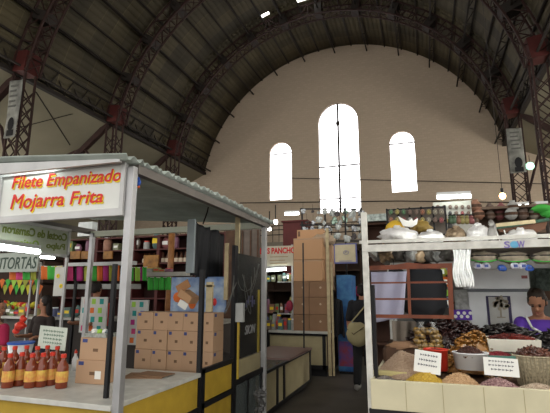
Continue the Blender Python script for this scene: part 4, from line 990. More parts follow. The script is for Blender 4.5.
heap('dark_seed', bean('dark_red_seed', (.16,.03,.02), (.08,.02,.015)), lc.x, lc.y, r*.9, r*.72, .02, 'dark red powder filling the red tub', 'spice', z=lc.z+h-.008, seed=9)
tb, lc, r, h = tub(488, 543, 340, 353, 3.86, mat('cream_plastic', (.58,.55,.47), .4), 'wide cream rectangular tub of small red chillies', sq=True, taper=.94)
chl = mat('red_dried_chilli', (.16,.018,.012), .25, var=.6, scale=12, spec=.6)
dk = mat('dark_dried_chilli', (.042,.016,.014), .22, var=.6, scale=12, spec=.7); dk2 = mat('black_dried_chilli', (.025,.02,.018), .22, var=.5, scale=12, spec=.7)
amb = mat('amber_dried_chilli', (.30,.13,.025), .3, var=.5, scale=12, spec=.6)
brn = mat('brown_dried_chilli', (.12,.035,.018), .22, var=.6, scale=12, spec=.7)
def chillies(name, m, cx, cy, rx, ry, h, z, n, ln, label, seed, cat='chillies', wid=.3):
    random.seed(seed); q = MB()
    def zz(x, y): r = min(1, math.hypot(x/rx, y/ry)); return h*(1-r**2)*(1+.2*noise.noise(Vector((x*7,y*7,seed))))
    q.grid(lambda u, v: Vector((rx*.96*v*math.cos(2*PI*u), ry*.96*v*math.sin(2*PI*u), zz(rx*.96*v*math.cos(2*PI*u), ry*.96*v*math.sin(2*PI*u))*.9)), 24, 8)
    for i in range(n):
        a = random.random()*2*PI; r = math.sqrt(random.random()); x = rx*r*math.cos(a); y = ry*r*math.sin(a)
        l = ln*random.uniform(.6, 1.2)
        q.ell((x, y, zz(x, y)+l*.12), (l*.5, l*wid*.5, l*wid*.32), (random.uniform(-.6,.6), random.uniform(-.7,.7), random.random()*PI), seg=7, rings=5, wob=.9, ws=14)
    o = q.build(name, m, loc=(cx, cy, z), smooth=True); tag(o, label, cat, kind='stuff'); return o
chillies('small_red_chillies', chl, lc.x, lc.y, r*.9, r*.62, .035, lc.z+h-.008, 420, .03, 'small glossy red chillies in the wide cream tub', 1)
# basket
a0, a1, z0_, z1_ = fr(517, 359, 566, 375, 3.5)
wk = mat('woven_palm', (.42,.36,.24), .8, var=.5, scale=60, bump=.5)
bs = empty('basket', ((a0+a1)/2, 3.66, CZT-.03)); tag(bs, 'woven palm basket of brown dried chillies at the right edge', 'basket')
r = (a1-a0)/2; h = z1_-CZT+.03
MB().lathe((0,0,0), [(r*.82,0),(r*.9,h*.5),(r,h),(r*.95,h),(r*.86,h*.5),(r*.78,.01)], 28, sy=.75).build('basket_body', wk, bs, smooth=True)
w_ = MB()
for i in range(36):
    t = 2*PI*i/36; w_.cyl((r*.83*math.cos(t), r*.83*.75*math.sin(t), 0), (r*1.01*math.cos(t), r*1.01*.75*math.sin(t), h), .004, None, 4)
w_.build('basket_rib', mat('darker_palm', (.30,.25,.16)), bs)
MB().lathe((0,0,0), [(r*1.0,h-.006),(r*1.04,h),(r*1.0,h+.008),(r*.95,h)], 28, sy=.75).build('rim', wk, bs)
chillies('brown_chillies', brn, (a0+a1)/2, 3.66, r*.9, r*.66, .055, CZT-.03+h-.012, 170, .055, 'brown dried chillies heaped in the palm basket', 2, wid=.45)
gt, lc, r, h = tub(484, 519, 356, 371, 3.60, mat('green_plastic', (.10,.25,.20), .35), 'shallow green tub of crimson beans behind the long price card', sq=True, taper=.9)
heap('crimson_beans', bean('crimson_beans', (.22,.015,.025), (.12,.01,.015)), lc.x, lc.y, r*.9, r*.62, .03, 'crimson hibiscus flowers in the shallow green tub', 'dried flowers', z=lc.z+h-.01, ng=200, seed=14)
# the big dark chilli banks
c = W(473, 344, Y=4.0)
chillies('amber_chillies', amb, W(473,344,Y=3.95).x, 3.95, .25, .14, .31, CZT-.03, 280, .055, 'mound of amber yellow dried chillies behind the pale grey tub', 3, wid=.5)
chillies('dark_chillies', dk, W(448,335,Y=4.35).x, 4.42, .40, .22, .24, CZT+.11, 330, .085, 'bank of dark maroon dried chillies behind the amber mound', 4, wid=.45)
chillies('black_chillies', dk2, W(505,335,Y=4.3).x, 4.34, .38, .20, .20, CZT+.11, 330, .085, 'bank of blackish dried chillies below the white fridge', 5, wid=.45)
chillies('black_chillies', dk2, W(562,333,Y=4.3).x, 4.34, .30, .20, .17, CZT+.11, 200, .085, 'bank of blackish dried chillies in front of the woman', 6, wid=.45)
# cellophane bags
for i, (x, m_) in enumerate(((422,'left'),(434,'right'))):
    a = W(x, 336, Y=4.05); random.seed(i); q = MB()
    for k in range(8):
        for j in range(2): q.ell((random.uniform(-.02,.02)+j*.03-.015, random.uniform(-.02,.02), .03+k*.041), (.04,.035,.026), (random.random(),random.random(),0), wob=.6)
    o = q.build('bag_of_snacks', mat('golden_snack', (.34,.20,.05), .25, var=.7, scale=45, spec=.6, col2=(.06,.04,.02)), loc=(a.x, 4.05, CZT-.03), smooth=True); tag(o, 'tall cellophane bag of golden snacks, %s one of the pair behind the red tub' % m_, 'bag', 'cellophane bags behind the red tub')
    MB().lathe((0,0,0), [(.045,.33),(.012,.36),(.03,.39)], 12).build('tied_neck', plast, o, smooth=True)
# dark sack and teal box behind
o, _ = bx((397,326,413,333), 4.7, .12, 'teal_box', mat('teal_box', (.03,.30,.25)), 'teal box with white band under the wooden rack', 'box'); 
part(MB().box(_[0]-.02,_[0]+.0,4.69,4.82,_[2]-.06,_[3]+.06), 'white_band', whiteplas, o)
o = MB().grid(lambda u, v: Vector((W(372,0,Y=4.2).x+.02+.22*u, 4.5-.03*math.sin(u*14), 1.02+.30*v)), 20, 4).build('hanging_cloth', mat('grey_brown_cloth', (.34,.29,.24), .9), smooth=True, solid=.008); tag(o, 'grey-brown cloth hung behind the tan bean heap', 'cloth')
# price cards
sign_card(427.5, 362, .18, .15, 3.44, 'white handwritten price card tilted in the yellow corn', lines=3, tilt=.12, lean=-.25)
sign_card(501, 367, .215, .118, 3.45, 'long white handwritten price card above the speckled beans', lines=3, tilt=.03, lean=-.25)
# ---- wooden rack hanging at left, black bags and cloths behind
rk = empty('wooden_rack', W(412,290,Y=3.75)); tag(rk, 'red-brown wooden rack of thin rails hanging inside the right stall', 'rack')
Yr = 3.6
def bar_px(a, b, w, nm='rail'): part(MB().bar(W(*a, Y=Yr), W(*b, Y=Yr), w), nm, woodr, rk)
bar_px((369.5,268), (452,265.5), .034); bar_px((371,283), (452,282), .014); bar_px((371,299), (452,299), .014); bar_px((371,316), (453,317), .026)
bar_px((408,266), (410,317), .022, 'upright'); bar_px((449.5,264), (451.5,319), .034, 'upright')
part(MB().prism([W(388,266,Y=Yr-.01), W(408,262.5,Y=Yr-.01), W(444,266,Y=Yr-.01), W(440,269,Y=Yr-.01), W(392,269,Y=Yr-.01)], (0,.03,0)), 'top_board', woodr, rk)
# cloth
q = MB(); a = W(371,272,Y=3.9); b = W(396,330,Y=3.9)
q.grid(lambda u, v: Vector((a.x+(.30-.05*v)*u, 3.9+.02*math.sin(u*11+v*2), a.z-(.43-.05*u)*v)), 20, 12)
o = q.build('pale_cloth', greyc, smooth=True, solid=.006); tag(o, 'pale lavender grey cloth hanging behind the wooden rack at left', 'cloth')
for px_, rr, lb in (((397,289),(.12,.08,.17),'round black bag hanging behind the wooden rack, left one'), ((423,292),(.20,.10,.26),'large shiny black plastic sack behind the wooden rack, right one')):
    c = W(*px_, Y=4.15); o = MB().ell(c, rr, seg=20, rings=14, wob=.25).build('black_bag', blackc, smooth=True); tag(o, lb, 'bag')
    part(MB().ell(c+Vector((-.02,0,rr[2]*.95)), (.05,.04,.06), wob=.4), 'tied_neck', blackc, o)
    part(MB().cyl(c+Vector((-.02,0,rr[2]*.95)), (c.x-.02, c.y, 1.94), .004, None, 4), 'cord', darkst, o)
c = W(443, 290, Y=4.2)
for i, (m_, nm) in enumerate(((col['olive'],'olive'),(col['orange'],'orange'),(col['lime'],'lime green'),(cbl,'sky blue'))):
    o = MB().ell((0,0,0), (.05,.03,.045), wob=.5).build('small_packet', m_, loc=(c.x+.02*(i % 2), c.y, c.z+.16-.09*i), smooth=True); tag(o, '%s packet hanging in a strip left of the wooden rack right upright' % nm, 'packet')
    MB().box(-.02,.02,-.034,-.028,-.02,.02).build('paper_label', paper, o)
# ---- hanging clear bags under the beam
random.seed(17)
bagm = [plasw, mat('tan_wrapped', (.45,.32,.20), .35, var=.4, bump=.8, scale=14), mat('grey_wrapped', (.35,.34,.33), .35, var=.5, bump=.8, scale=16), mat('dark_wrapped', (.10,.09,.08), .3, var=.5, bump=.8, scale=16)]
bn = ['white','tan','grey','dark']
for i in range(11):
    x = 377+i*6.9; k = [2,1,1,3,1,2,1,3,2,2,3][i]; c = W(x, 254+random.uniform(-1,2), Y=3.95+random.random()*.2)
    o = MB().ell((0,0,0), (.06,.06,.065), (random.random(),random.random(),0), seg=12, rings=9, wob=.7).build('wrapped_goods', bagm[k], loc=c, smooth=True); tag(o, '%s plastic wrapped bundle under the white beam, %s from the left' % (bn[k], ORD[i]), 'bundle', 'wrapped bundles under the white beam')
    MB().lathe((0,0,.05), [(.015,0),(.004,.03),(.012,.06)], 8).build('tied_neck', bagm[k], o)
    MB().cyl((0,0,.08),(0,0,1.93-c.z if c.z < 1.85 else .1), .003, None, 4).build('cord', darkst, o)
for i, x in enumerate((455, 461, 467)):
    a = W(x, 248, Y=3.9); q = MB(); q.grid(lambda u, v: Vector((a.x-.022+.044*u+.01*math.sin(v*7+i), 3.9+.012*math.sin(u*12), a.z-.32*v)), 10, 14)
    o = q.build('plastic_strip', plasw, smooth=True, solid=.004); tag(o, 'long white plastic bag strip hanging left of the white fridge, %s of three' % ORD[i], 'plastic bag', 'white plastic strips')
for i, (x0, x1) in enumerate(((472,498),(500,532),(534,560))):
    a0, a1, z0_, z1_ = fr(x0, 250, x1, 263, 4.1); 
    o = MB().ell(((a0+a1)/2, 4.2, (z0_+z1_)/2), ((a1-a0)/2, .08, (z1_-z0_)/2), seg=18, rings=10, wob=.3).build('rolled_bundle', mat('pale_brown_roll', (.42,.34,.26), .5, var=.4, scale=12), smooth=True); tag(o, 'pale brown rolled bundle with green edge under the beam, %s of three' % ORD[i], 'bundle', 'rolled bundles under the beam')
    part(MB().tube([(a0+(a1-a0)*t/8, 4.12+.06*abs(t/4-1)**2, z0_+.012+.02*abs(t/4-1)**2) for t in range(9)], .005), 'green_edge', col['green'], o)
    part(MB().tube([(a0+(a1-a0)*t/8, 4.12+.06*abs(t/4-1)**2, (z0_+z1_)/2+.012) for t in range(9)], .006), 'dark_stripe', blackc, o)
for i, (x, c_, nm) in enumerate(((478,'white','white'),(486,'white','white'),(502,'blue','blue'),(515,'white','white'),(523,'white','white'),(529,'blue','blue'))):
    o = MB().ell((0,0,0), (.04,.03,.028), (0,.2,0), wob=.4).build('small_packet', col[c_] if c_ == 'blue' else whitec, loc=W(x, 266+(2 if c_ == 'blue' else 0), Y=4.15), smooth=True); tag(o, '%s packet on the rail above the white fridge, %s from the left' % (nm, ORD[i]), 'packet', 'packets above the white fridge')
    MB().box(-.015,.015,-.034,-.026,-.012,.012).build('paper_label', bluel, o)
# ---- white chest fridge with tree picture
wf_ = empty('white_fridge', (.6, 5.3, 0)); tag(wf_, 'large white upright fridge cabinet with a tree picture, behind the chillies', 'fridge')
a0, a1, z0_, z1_ = fr(469, 269, 535, 345, 5.2)
enam = mat('white_enamel', (.80,.81,.82), .35, var=.08)
zt = W(500,289,Y=5.2).z; zl = W(500,292,Y=5.2).z
part(MB().box(a0, a1, 5.2, 5.75, .05, zl), 'door', enam, wf_, bevel=.008)
part(MB().box(a0+.02, a1-.02, 5.23, 5.75, zl, zt), 'gap_strip', mat('grey_gasket', (.20,.21,.23)), wf_)
part(MB().box(a0, a1-.03, 5.17, 5.75, zt, z1_), 'upper_cabinet', enam, wf_, bevel=.008)
b0, b1, c0, c1 = fr(488, 296, 512.5, 345, 5.19)
part(MB().box(b0, b1, 5.185, 5.2, c0, c1), 'picture_frame', mat('dark_violet_frame', (.05,.04,.10)), wf_)
b0, b1, c0, c1 = fr(490.5, 297, 509.5, 345, 5.18)
part(MB().box(b0, b1, 5.178, 5.185, c0, c1), 'picture', mat('grey_white_print', (.50,.49,.46)), wf_)
t = MB(); cc_ = W(500, 303, Y=5.17); random.seed(4)
for i in range(26):
    a = random.random()*2*PI; r = random.random()**.5; t.cyl((cc_.x+.085*r*math.cos(a), 5.172, cc_.z+.065*r*math.sin(a)), (cc_.x+.085*r*math.cos(a), 5.178, cc_.z+.065*r*math.sin(a)), .018, None, 7)
t.box(cc_.x-.008, cc_.x+.008, 5.173, 5.178, cc_.z-.14, cc_.z); t.box(cc_.x-.04, cc_.x+.04, 5.174, 5.178, cc_.z-.15, cc_.z-.14)
part(t, 'tree_drawing', mat('brown_tree_ink', (.34,.29,.22), var=.2, scale=30), wf_)
b0, b1, c0, c1 = fr(521.5, 275.5, 527.5, 278.5, 5.165); part(MB().box(b0, b1, 5.165, 5.17, c0, c1), 'red_badge', mat('faded_red', (.42,.15,.15)), wf_)
# items left of the fridge
o, _ = bx((455,290,468,310), 5.1, .1, 'stacked_trays', mat('grey_white_tray', (.40,.40,.38), .5, var=.5, scale=20), 'stack of grey-white trays left of the white fridge', 'trays')
o, _ = bx((454,310,472,320), 5.0, .12, 'violet_box', purple, 'violet carton with white dots left of the white fridge', 'carton')
dd = MB(); 
for i in range(6): c = (_[0]+(_[1]-_[0])*(i+.5)/6, 4.998, _[2]+(_[3]-_[2])*(.35+.35*(i % 2))); dd.cyl(c, (c[0], 4.994, c[2]), .018, None, 8)
part(dd, 'white_dot', paper, o)
o, _ = bx((536,268,560,292), 5.6, .3, 'dark_net_bag', mat('dark_green_mesh', (.10,.13,.11), .8, var=.6, scale=30, bump=.5), 'dark green mesh bundle right of the white fridge above the woman', 'bundle')
o, _ = bx((537,291,556,300), 5.55, .3, 'dark_bundle', darkwood, 'dark brown goods behind the woman\'s head', 'bundle')
ir = empty('inner_shelf', (-.05, 5.8, 0)); tag(ir, 'dim shelf unit at the back of the right stall behind the hanging bags', 'shelf')
part(MB().box(xl, .6, 6.1, 6.13, .6, 2.0), 'back_panel', mat('dim_grey_board', (.20,.20,.19)), ir)
for z in (1.1, 1.45, 1.8): part(MB().box(xl, .6, 5.8, 6.1, z, z+.025), 'shelf_board', darkwood, ir)
part(MB().box(.6, 2.4, 6.1, 6.13, 0, 2.0), 'back_panel', mat('dim_grey_board', (.20,.20,.19)), ir)
# ---- things stacked on the roof of the right stall
zr = z1+.012
def bun(px, Y, m, label, name='plastic_bundle', cat='bundle', wob=.35, grp=None, d=.14):
    a0, a1, z0_, z1_ = fr(*px, Y); z0_ = max(z0_, zr+.002)
    o = MB().ell(((a0+a1)/2, Y+d, (z0_+z1_)/2), ((a1-a0)/2, d, (z1_-z0_)/2), seg=20, rings=12, wob=wob).build(name, m, smooth=True); tag(o, label, cat, grp)
    part(MB().ell(((a0+a1)/2, Y+d*.6, z1_-.005), (.03,.03,.02), wob=.5), 'tied_end', m, o); return o
bun((378,225.5,417,243), 3.7, plasw, 'bulging white plastic bundle on the roof of the right stall, leftmost'); bun((415,229.5,446,243), 3.72, plasw, 'flatter white plastic bundle on the roof, second from left')
bun((468,223,492,244), 3.8, plasw, 'tall pale plastic bundle on the roof beside the grey figurine'); bun((505,228,542,244), 3.85, plasw, 'pale plastic bundle on the roof under the long wooden boat'); bun((444,226,470,244), 3.9, mat('tan_mixed_bundle', (.38,.28,.18), .5, var=.6, scale=20, bump=.6), 'tan bundle of mixed goods on the roof behind the beam')
c = W(395, 232, Y=3.95)
ph = empty('party_hat', c); tag(ph, 'yellow and pink rounded paper hat on the white bundle', 'hat')
part(MB().lathe((c.x, 3.98, c.z-.02), [(.105,0),(.095,.035)], 20), 'pink_band', mat('salmon_paper', (.75,.25,.15)), ph, smooth=True); part(MB().lathe((c.x, 3.98, c.z+.014), [(.095,0),(.075,.05),(.045,.08),(.008,.095)], 20), 'yellow_crown', mat('golden_paper', (.66,.42,.04)), ph, smooth=True)
bf = MB(); 
P = [(398,216),(405,220),(409,221),(412,218),(413,221),(418,218),(417,224),(412,227),(403,226)]
bf.prism([W(*p, Y=3.9) for p in P], (0,.02,0)); o = bf.build('white_paper_bird', paper); tag(o, 'white paper cut-out shaped like a bird on the roof of the right stall', 'paper ornament')
o = bun((410,220,432,233), 4.1, mat('gold_cloth', (.32,.22,.06), .5, bump=.5, scale=20), 'golden brown bundle behind the white paper bird')
fgn = MB(); c = W(492, 232, Y=3.75); fgn.ell(c+Vector((0,0,-.02)), (.035,.03,.07)).ell(c+Vector((0,0,.07)), (.022,.02,.03)).ell(c+Vector((.02,0,.01)), (.015,.015,.06)).cyl((c.x,3.75,zr), c+Vector((0,0,-.05)), .03)
o = fgn.build('grey_figurine', mat('grey_figurine', (.16,.15,.14), .5), smooth=True); tag(o, 'small grey figurine standing on the roof above the beam', 'figurine')
bt = empty('wooden_boat', W(520,226,Y=4.05)); tag(bt, 'long dark green and wooden toy boat tilted on the roof of the right stall', 'toy boat')
P = [(495,227),(512,228),(548,220),(545,229),(535,233),(518,233),(500,232)]
part(MB().prism([W(x, y, Y=4.0) for x, y in P], (0,.22,0)), 'hull', mat('brown_hull', (.14,.06,.03), .5), bt)
part(MB().bar(W(495,228,Y=3.98), W(549,219.5,Y=3.98), .025), 'green_rim', mat('dark_green_rim', (.03,.08,.05)), bt); part(MB().bar(W(496,225.5,Y=3.98), W(535,221.5,Y=3.98), .03), 'deck', woodl, bt)
for i in range(5): part(MB().bar(W(496+i*8,230,Y=3.97), W(500+i*8,241,Y=3.97), .008), 'fringe', paper, bt)
# toys and masks on a stall further back
def stallback(px, Y, label, m, z0=0): 
    a0, a1, _a, z1_ = fr(*px, Y); r = MB().box(a0, a1, Y+.12, Y+.16, z0, z1_).build('mask_display', m); tag(r, label, 'display'); return r, a0, a1, z1_
mk, a0, a1, z1_ = stallback((387,208,446,232), 6.6, 'black grid display on which carved masks hang', mat('dim_display', (.20,.17,.14)))
g = MB()
for i in range(6): x = a0+(a1-a0)*i/5; g.box(x-.012, x+.012, 6.62, 6.66, z1_-.42, z1_+.02)
for z in (z1_, z1_-.2, z1_-.4): g.box(a0, a1, 6.62, 6.66, z-.01, z+.01)
part(g, 'black_grid', blackm, mk)
mcol = [('brown','brown'),('red','red'),('yellow','yellow'),('cream','cream'),('orange','orange'),('white','white'),('green','green')]
random.seed(23)
def mask(px_, py_, Y, s, lab, grp, c_):
    p = W(px_, py_, Y=Y); o = MB().ell((0,0,0), (s*.8,s*.4,s), seg=12, rings=8).build('carved_mask', mut[c_], loc=p, smooth=True)
    MB().ell((-s*.3,-s*.32,s*.2),(s*.13,s*.1,s*.09)).ell((s*.3,-s*.32,s*.2),(s*.13,s*.1,s*.09)).ell((0,-s*.34,-s*.4),(s*.25,s*.1,s*.08)).build('eyes_and_mouth', blackm, o)
    MB().ell((0,-s*.42,-s*.05),(s*.1,s*.12,s*.2)).build('nose', col[c_], o); tag(o, lab, 'mask', grp); return o
for r_ in range(2):
    for k in range(9):
        c_, nm = random.choice(mcol); mask(391+k*6.3, 212+r_*8, 6.58, .042, '%s carved mask on the black grid, %s row, %s from the left' % (nm, ['upper','lower'][r_], ORD[k]), 'masks on the black grid', c_)
for k_ in ('brown','red','yellow','cream','orange','white','green','black','blue'): pass
wp, a0, a1, z1_ = stallback((434,200,473,232), 7.5, 'pale panel with rows of small dark masks under the fluorescent tube', mat('pale_panel', (.48,.47,.42)))
for r_ in range(3):
    for k in range(6):
        c_, nm = random.choice(mcol[:2]+[('black','black'),('brown','brown')]); mask(438+k*6.1, 207+r_*6.2, 7.58, .038, 'small %s mask on the pale panel, %s row, %s from left' % (nm, ORD[r_], ORD[k]), 'masks on the pale panel', c_)
lamp(W(437,197.5,Y=7.4), W(471,196.2,Y=7.4), 'long fluorescent tube above the pale mask panel', .03)
lamp(W(510,207,Y=9), W(529,206,Y=9), 'fluorescent tube left of the red column at right', .03)
lamp(W(535,206,Y=9), W(548,205.5,Y=9), 'fluorescent tube right of the red column', .03)
# colourful bunched toys
random.seed(27)
for k in range(14):
    c_, nm = random.choice([('red','red'),('yellow','yellow'),('green','green'),('white','white'),('blue','blue'),('black','black'),('orange','orange')])
    p = W(437+(k % 9)*4.2+random.random(), 221+(k//9)*5.5, Y=6.9); o = MB().ell((0,0,0), (.045,.04,.05), seg=10, rings=8).ell((0,0,.06), (.03,.03,.03)).build('small_doll', mut[c_], loc=p, smooth=True); MB().ell((0,0,.088),(.032,.032,.012)).build('hair', blackc, o)
    tag(o, 'small %s doll hanging in front of the mask stalls, %s row, %s from the left' % (nm, ['upper','lower'][k//9], ORD[k % 9]), 'doll', 'dolls below the pale mask panel')
for k in range(12):
    c_ = ['orange','brown','red','white','brown','cream'][k % 6]; nm = ['orange','brown','red','white','brown','cream'][k % 6]
    p = W(478+(k % 6)*11.5+random.uniform(-2,2), 212+(k//6)*8, Y=7.8+.1*(k % 3)); s = random.uniform(.06,.10)
    o = MB().lathe((0,0,0), [(s*.4,0),(s,s*.6),(s*.9,s*1.4),(s*.4,s*1.9),(s*.5,s*2.1)], 12).build('clay_pot', mut[c_], loc=p, smooth=True); MB().lathe((0,0,0), [(s*1.01,s*.7),(s*1.03,s),(s*.99,s*1.2)], 12).build('painted_band', darkwood, o)
    tag(o, '%s pot on the craft stall at upper right, %s shelf, %s from the left' % (nm, ['upper','lower'][k//6], ORD[k % 6]), 'pot', 'pots on the craft stall')
cs = shelves(W(474,220,Y=8).x, W(560,220,Y=8).x, 7.75, .5, W(510,206,Y=7.8).z, 7, mat('brown_stall', (.16,.11,.08), .8), 'brown craft stall with pots at the upper right', nm='craft_stall', cat='stall')
shelves(W(362,230,Y=7.2).x, W(396,230,Y=7.2).x, 7.3, .3, W(380,221,Y=7.2).z, 7, mat('red_brown_stall', (.10,.05,.035), .8), 'red-brown slatted stall top right of the white post')
lp2 = W(365,215,Y=7.25); o = MB().box(W(364,217,Y=7.2).x, W(388,217,Y=7.2).x, 7.2, 7.5, W(375,221,Y=7.2).z, W(375,214,Y=7.2).z).build('glass_case', mat('pale_green_glass', (.50,.58,.54), .15, var=.6, scale=20)); tag(o, 'pale greenish glass case on the slatted stall top right of the white post', 'case')
for x in (364, 376, 388): pass
# bulbs, banner, flags high at right
bl = empty('light_bulb', W(502.5,196,Y=8.5)); tag(bl, 'glowing warm bulb hanging on a wire at right', 'light bulb')
c = W(502.5,196,Y=8.5)
part(MB().ell(c, (.055,.055,.06)), 'bulb', mat('warm_bulb', (1,.62,.25), emit=9, var=0), bl, smooth=True); part(MB().cyl(c+Vector((0,0,.05)), c+Vector((0,0,.14)), .025), 'socket', blackm, bl); part(MB().cyl(c+Vector((0,0,.12)), c+Vector((0,0,5.5)), .006, None, 4), 'wire', darkst, bl)
def globe(px_, py_, Y, r, label, m):
    c = W(px_, py_, Y=Y); o = MB().ell(c, (r,r,r)).build('lamp_globe', m, smooth=True); tag(o, label, 'lamp'); part(MB().cyl(c+Vector((0,0,r*.9)), c+Vector((0,0,r+.3)), .012, None, 5), 'stem', darkst, o)
globe(530, 166, 20, .17, 'greenish white globe lamp on the right red column', mat('green_lamp', (.45,.85,.62), emit=1.2, var=0))
globe(269.5, 229, 7.5, .035, 'small bright bulb behind the silver rear post', mat('white_bulb', (1,1,.95), emit=9, var=0)); globe(275.5, 222, 8.2, .05, 'bright bulb above the left end of the kiosk', mat('white_bulb', (1,1,.95), emit=9, var=0))
pass
def banner(px, Y, label):
    a0, a1, z0_, z1_ = fr(*px, Y); r = empty('fabric_banner', ((a0+a1)/2, Y, z0_)); tag(r, label, 'banner'); q = MB()
    q.grid(lambda u, v: Vector((a0+(a1-a0)*u, Y+.03*math.sin(u*5+v*4), z0_+(z1_-z0_)*v)), 10, 16); part(q, 'banner_cloth', mat('grey_banner', (.30,.30,.27), .8, var=.5, scale=3), r, smooth=True, solid=.01)
    t = MB(); h = z1_-z0_
    for k in range(5): t.box(a0+(a1-a0)*.2, a1-(a1-a0)*(.2+.1*(k % 2)), Y-.06, Y-.05, z1_-h*(.12+.09*k), z1_-h*(.09+.09*k))
    part(t, 'printed_line', mat('banner_ink', (.12,.12,.11)), r)
    t = MB().ell(((a0+a1)/2+.04, Y-.055, z0_+h*.22), ((a1-a0)*.25,.01,h*.12)).box((a0+a1)/2-.12,(a0+a1)/2+.2,Y-.06,Y-.05,z0_+h*.02,z0_+h*.12)
    part(t, 'printed_figure', blackm, r)
banner((7,81,19,137), 11.3, 'tall grey printed banner hanging on the left red column')
banner((508,128,524,173), 20, 'tall grey printed banner hanging left of the right red column')
f = MB(); o = MB().ell(W(543,209,Y=6), (.12,.08,.05), wob=.5).ell(W(549,213,Y=6), (.08,.06,.06), wob=.5).build('green_foliage', col['green'], smooth=True); tag(o, 'bright green paper foliage at the right edge above the toy boat', 'foliage')
part(MB().cyl(W(546,214,Y=6.02), (W(546,214,Y=6.02).x, 6.02, 0), .02), 'stalk', darkst, o)

lamp(Vector((-.1, 3.6, 1.945)), Vector((1.2, 3.6, 1.945)), 'unseen fill tube added behind the white front beam to brighten the stall', .022, False, tm=mat('added_fill_tube', (.95,1,.95), emit=22., var=0))  # added light, hidden by the beam, to lift the goods and fridge
# ================================================================ PEOPLE
def V(*a): return Vector(a)
def capsule(mb, a, b, ra, rb, seg=10):
    mb.cyl(a, b, ra, rb, seg); mb.ell(a, (ra,)*3, seg=seg, rings=8); mb.ell(b, (rb,)*3, seg=seg, rings=8)
def chain(mb, pts):
    for (a, ra), (b, rb) in zip(pts[:-1], pts[1:]): capsule(mb, V(*a), V(*b), ra, rb)
def head(body, root, c, tilt=0., rz=0., hm=hair, hairlen=.0, face=True):
    """head centre c; looks along -y turned by rz, tilted forward by tilt"""
    R = Euler((tilt, 0, rz)).to_matrix()
    def P(x, y, z): return c + R @ V(x, y, z)
    rot = (tilt, 0, rz)
    body.ell(P(0,.01,.02), (.074,.092,.100), rot, seg=18, rings=12); body.ell(P(0,-.025,-.045), (.054,.060,.062), rot, seg=14, rings=10)
    body.ell(P(0,-.098,-.02), (.013,.016,.022), rot); body.ell(P(0,-.085,-.105+.02), (.02,.014,.012), rot)
    for s in (-1, 1): body.ell(P(s*.077,.01,-.012), (.010,.020,.030), rot)
    if face:
        e = MB()
        for s in (-1, 1): e.ell(P(s*.030,-.078,.008), (.012,.008,.006), rot)
        part(e, 'eyes', blackm, root); e = MB()
        for s in (-1, 1): e.ell(P(s*.030,-.083,.028), (.018,.006,.004), rot)
        part(e, 'eyebrows', hair, root)
        part(MB().ell(P(0,-.090,-.058), (.022,.008,.006), rot), 'mouth', mat('lips', (.30,.09,.07)), root)
    h = MB(); h.ell(P(0,.028,.040), (.083,.092,.092), rot, seg=18, rings=12, wob=.12)
    h.ell(P(0,.065,-.01-hairlen*.4), (.070,.050,.07+hairlen*.5), rot, seg=14, rings=10, wob=.15)
    for s in (-1, 1): h.ell(P(s*.065,.03,.0), (.022,.05,.055), rot, wob=.2)
    part(h, 'hair', hm, root, smooth=True)
def hand(body, w, d, side, curl=.5, s=1.):
    """five unequal fingers; w wrist, d direction, side thumb direction"""
    w = Vector(w); d = Vector(d).normalized(); side = Vector(side).normalized(); up = d.cross(side).normalized()
    pc = w+d*.05*s
    body.ell(w+d*.045*s, (.030*s,.030*s,.030*s)); capsule(body, w, w+d*.07*s+side*.014*s, .024*s, .018*s); capsule(body, w, w+d*.07*s-side*.018*s, .024*s, .018*s)
    for i, (o, l) in enumerate(((.028,.070),(.009,.080),(-.010,.074),(-.029,.058))):
        a = w+d*.075*s+side*o*s; l *= s; k = a+d*l*.45+up*l*.10*curl*2; m_ = k+(d*(1-curl)+up*curl).normalized()*l*.35; e = m_+(d*(.6-curl)+up*curl*1.3).normalized()*l*.28
        chain(body, [(a, .0105*s), (k, .0098*s), (m_, .009*s), (e, .0078*s)])
    a = w+d*.022*s+side*.026*s; k = a+(side*.8+d*.7+up*.2).normalized()*.035*s; e = k+(d+side*.15+up*.4).normalized()*.032*s
    chain(body, [(a, .014*s), (k, .0115*s), (e, .0095*s)])
# ---- the walking man (seen from behind)
foot = W(364, 388, Z=0); gx, gy = foot.x+.02, foot.y
mn = empty('person', (gx, gy, 0)); tag(mn, 'man in black shirt walking away down the aisle with a khaki shoulder bag', 'person')
body = MB(); X, Y = gx, gy
hipL, hipR = (X-.09,Y,.90), (X+.09,Y,.90); knL, knR = (X-.10,Y-.03,.48), (X+.10,Y+.12,.50); anL, anR = (X-.10,Y-.20,.11), (X+.10,Y+.10,.09)
chain(body, [(hipL,.085),(knL,.06),(anL,.042)]); chain(body, [(hipR,.085),(knR,.06),(anR,.042)])
for a in (anL, anR): capsule(body, V(a[0],a[1]-.02,.045), V(a[0],a[1]+.17,.04), .042, .036)
body.ell((X,Y,.95), (.16,.11,.13), seg=14, rings=10); body.ell((X,Y-.01,1.15), (.145,.10,.20), seg=14, rings=10); body.ell((X,Y,1.33), (.18,.105,.13), seg=14, rings=10)
capsule(body, V(X,Y,1.42), V(X,Y+.02,1.52), .056, .052)
wl = (X-.25,Y+.02,.86); wr = (X+.25,Y+.10,.86)
chain(body, [((X-.185,Y,1.38),.056),((X-.235,Y-.04,1.12),.042),(wl,.028)]); chain(body, [((X+.185,Y,1.38),.056),((X+.235,Y-.04,1.12),.042),(wr,.028)])
hand(body, wl, (0,.15,-1), (.2,1,0)); hand(body, wr, (0,.3,-1), (-.2,1,0))
head(body, mn, V(X,Y+.03,1.60), tilt=0, rz=PI)
bo = MB(); bo.v, bo.f, bo.m = body.v, body.f, body.m
o = remeshed(bo, 'body', skin, None, .009, 3); o.parent = mn; o.data.transform(Matrix.Translation(-mn.location))
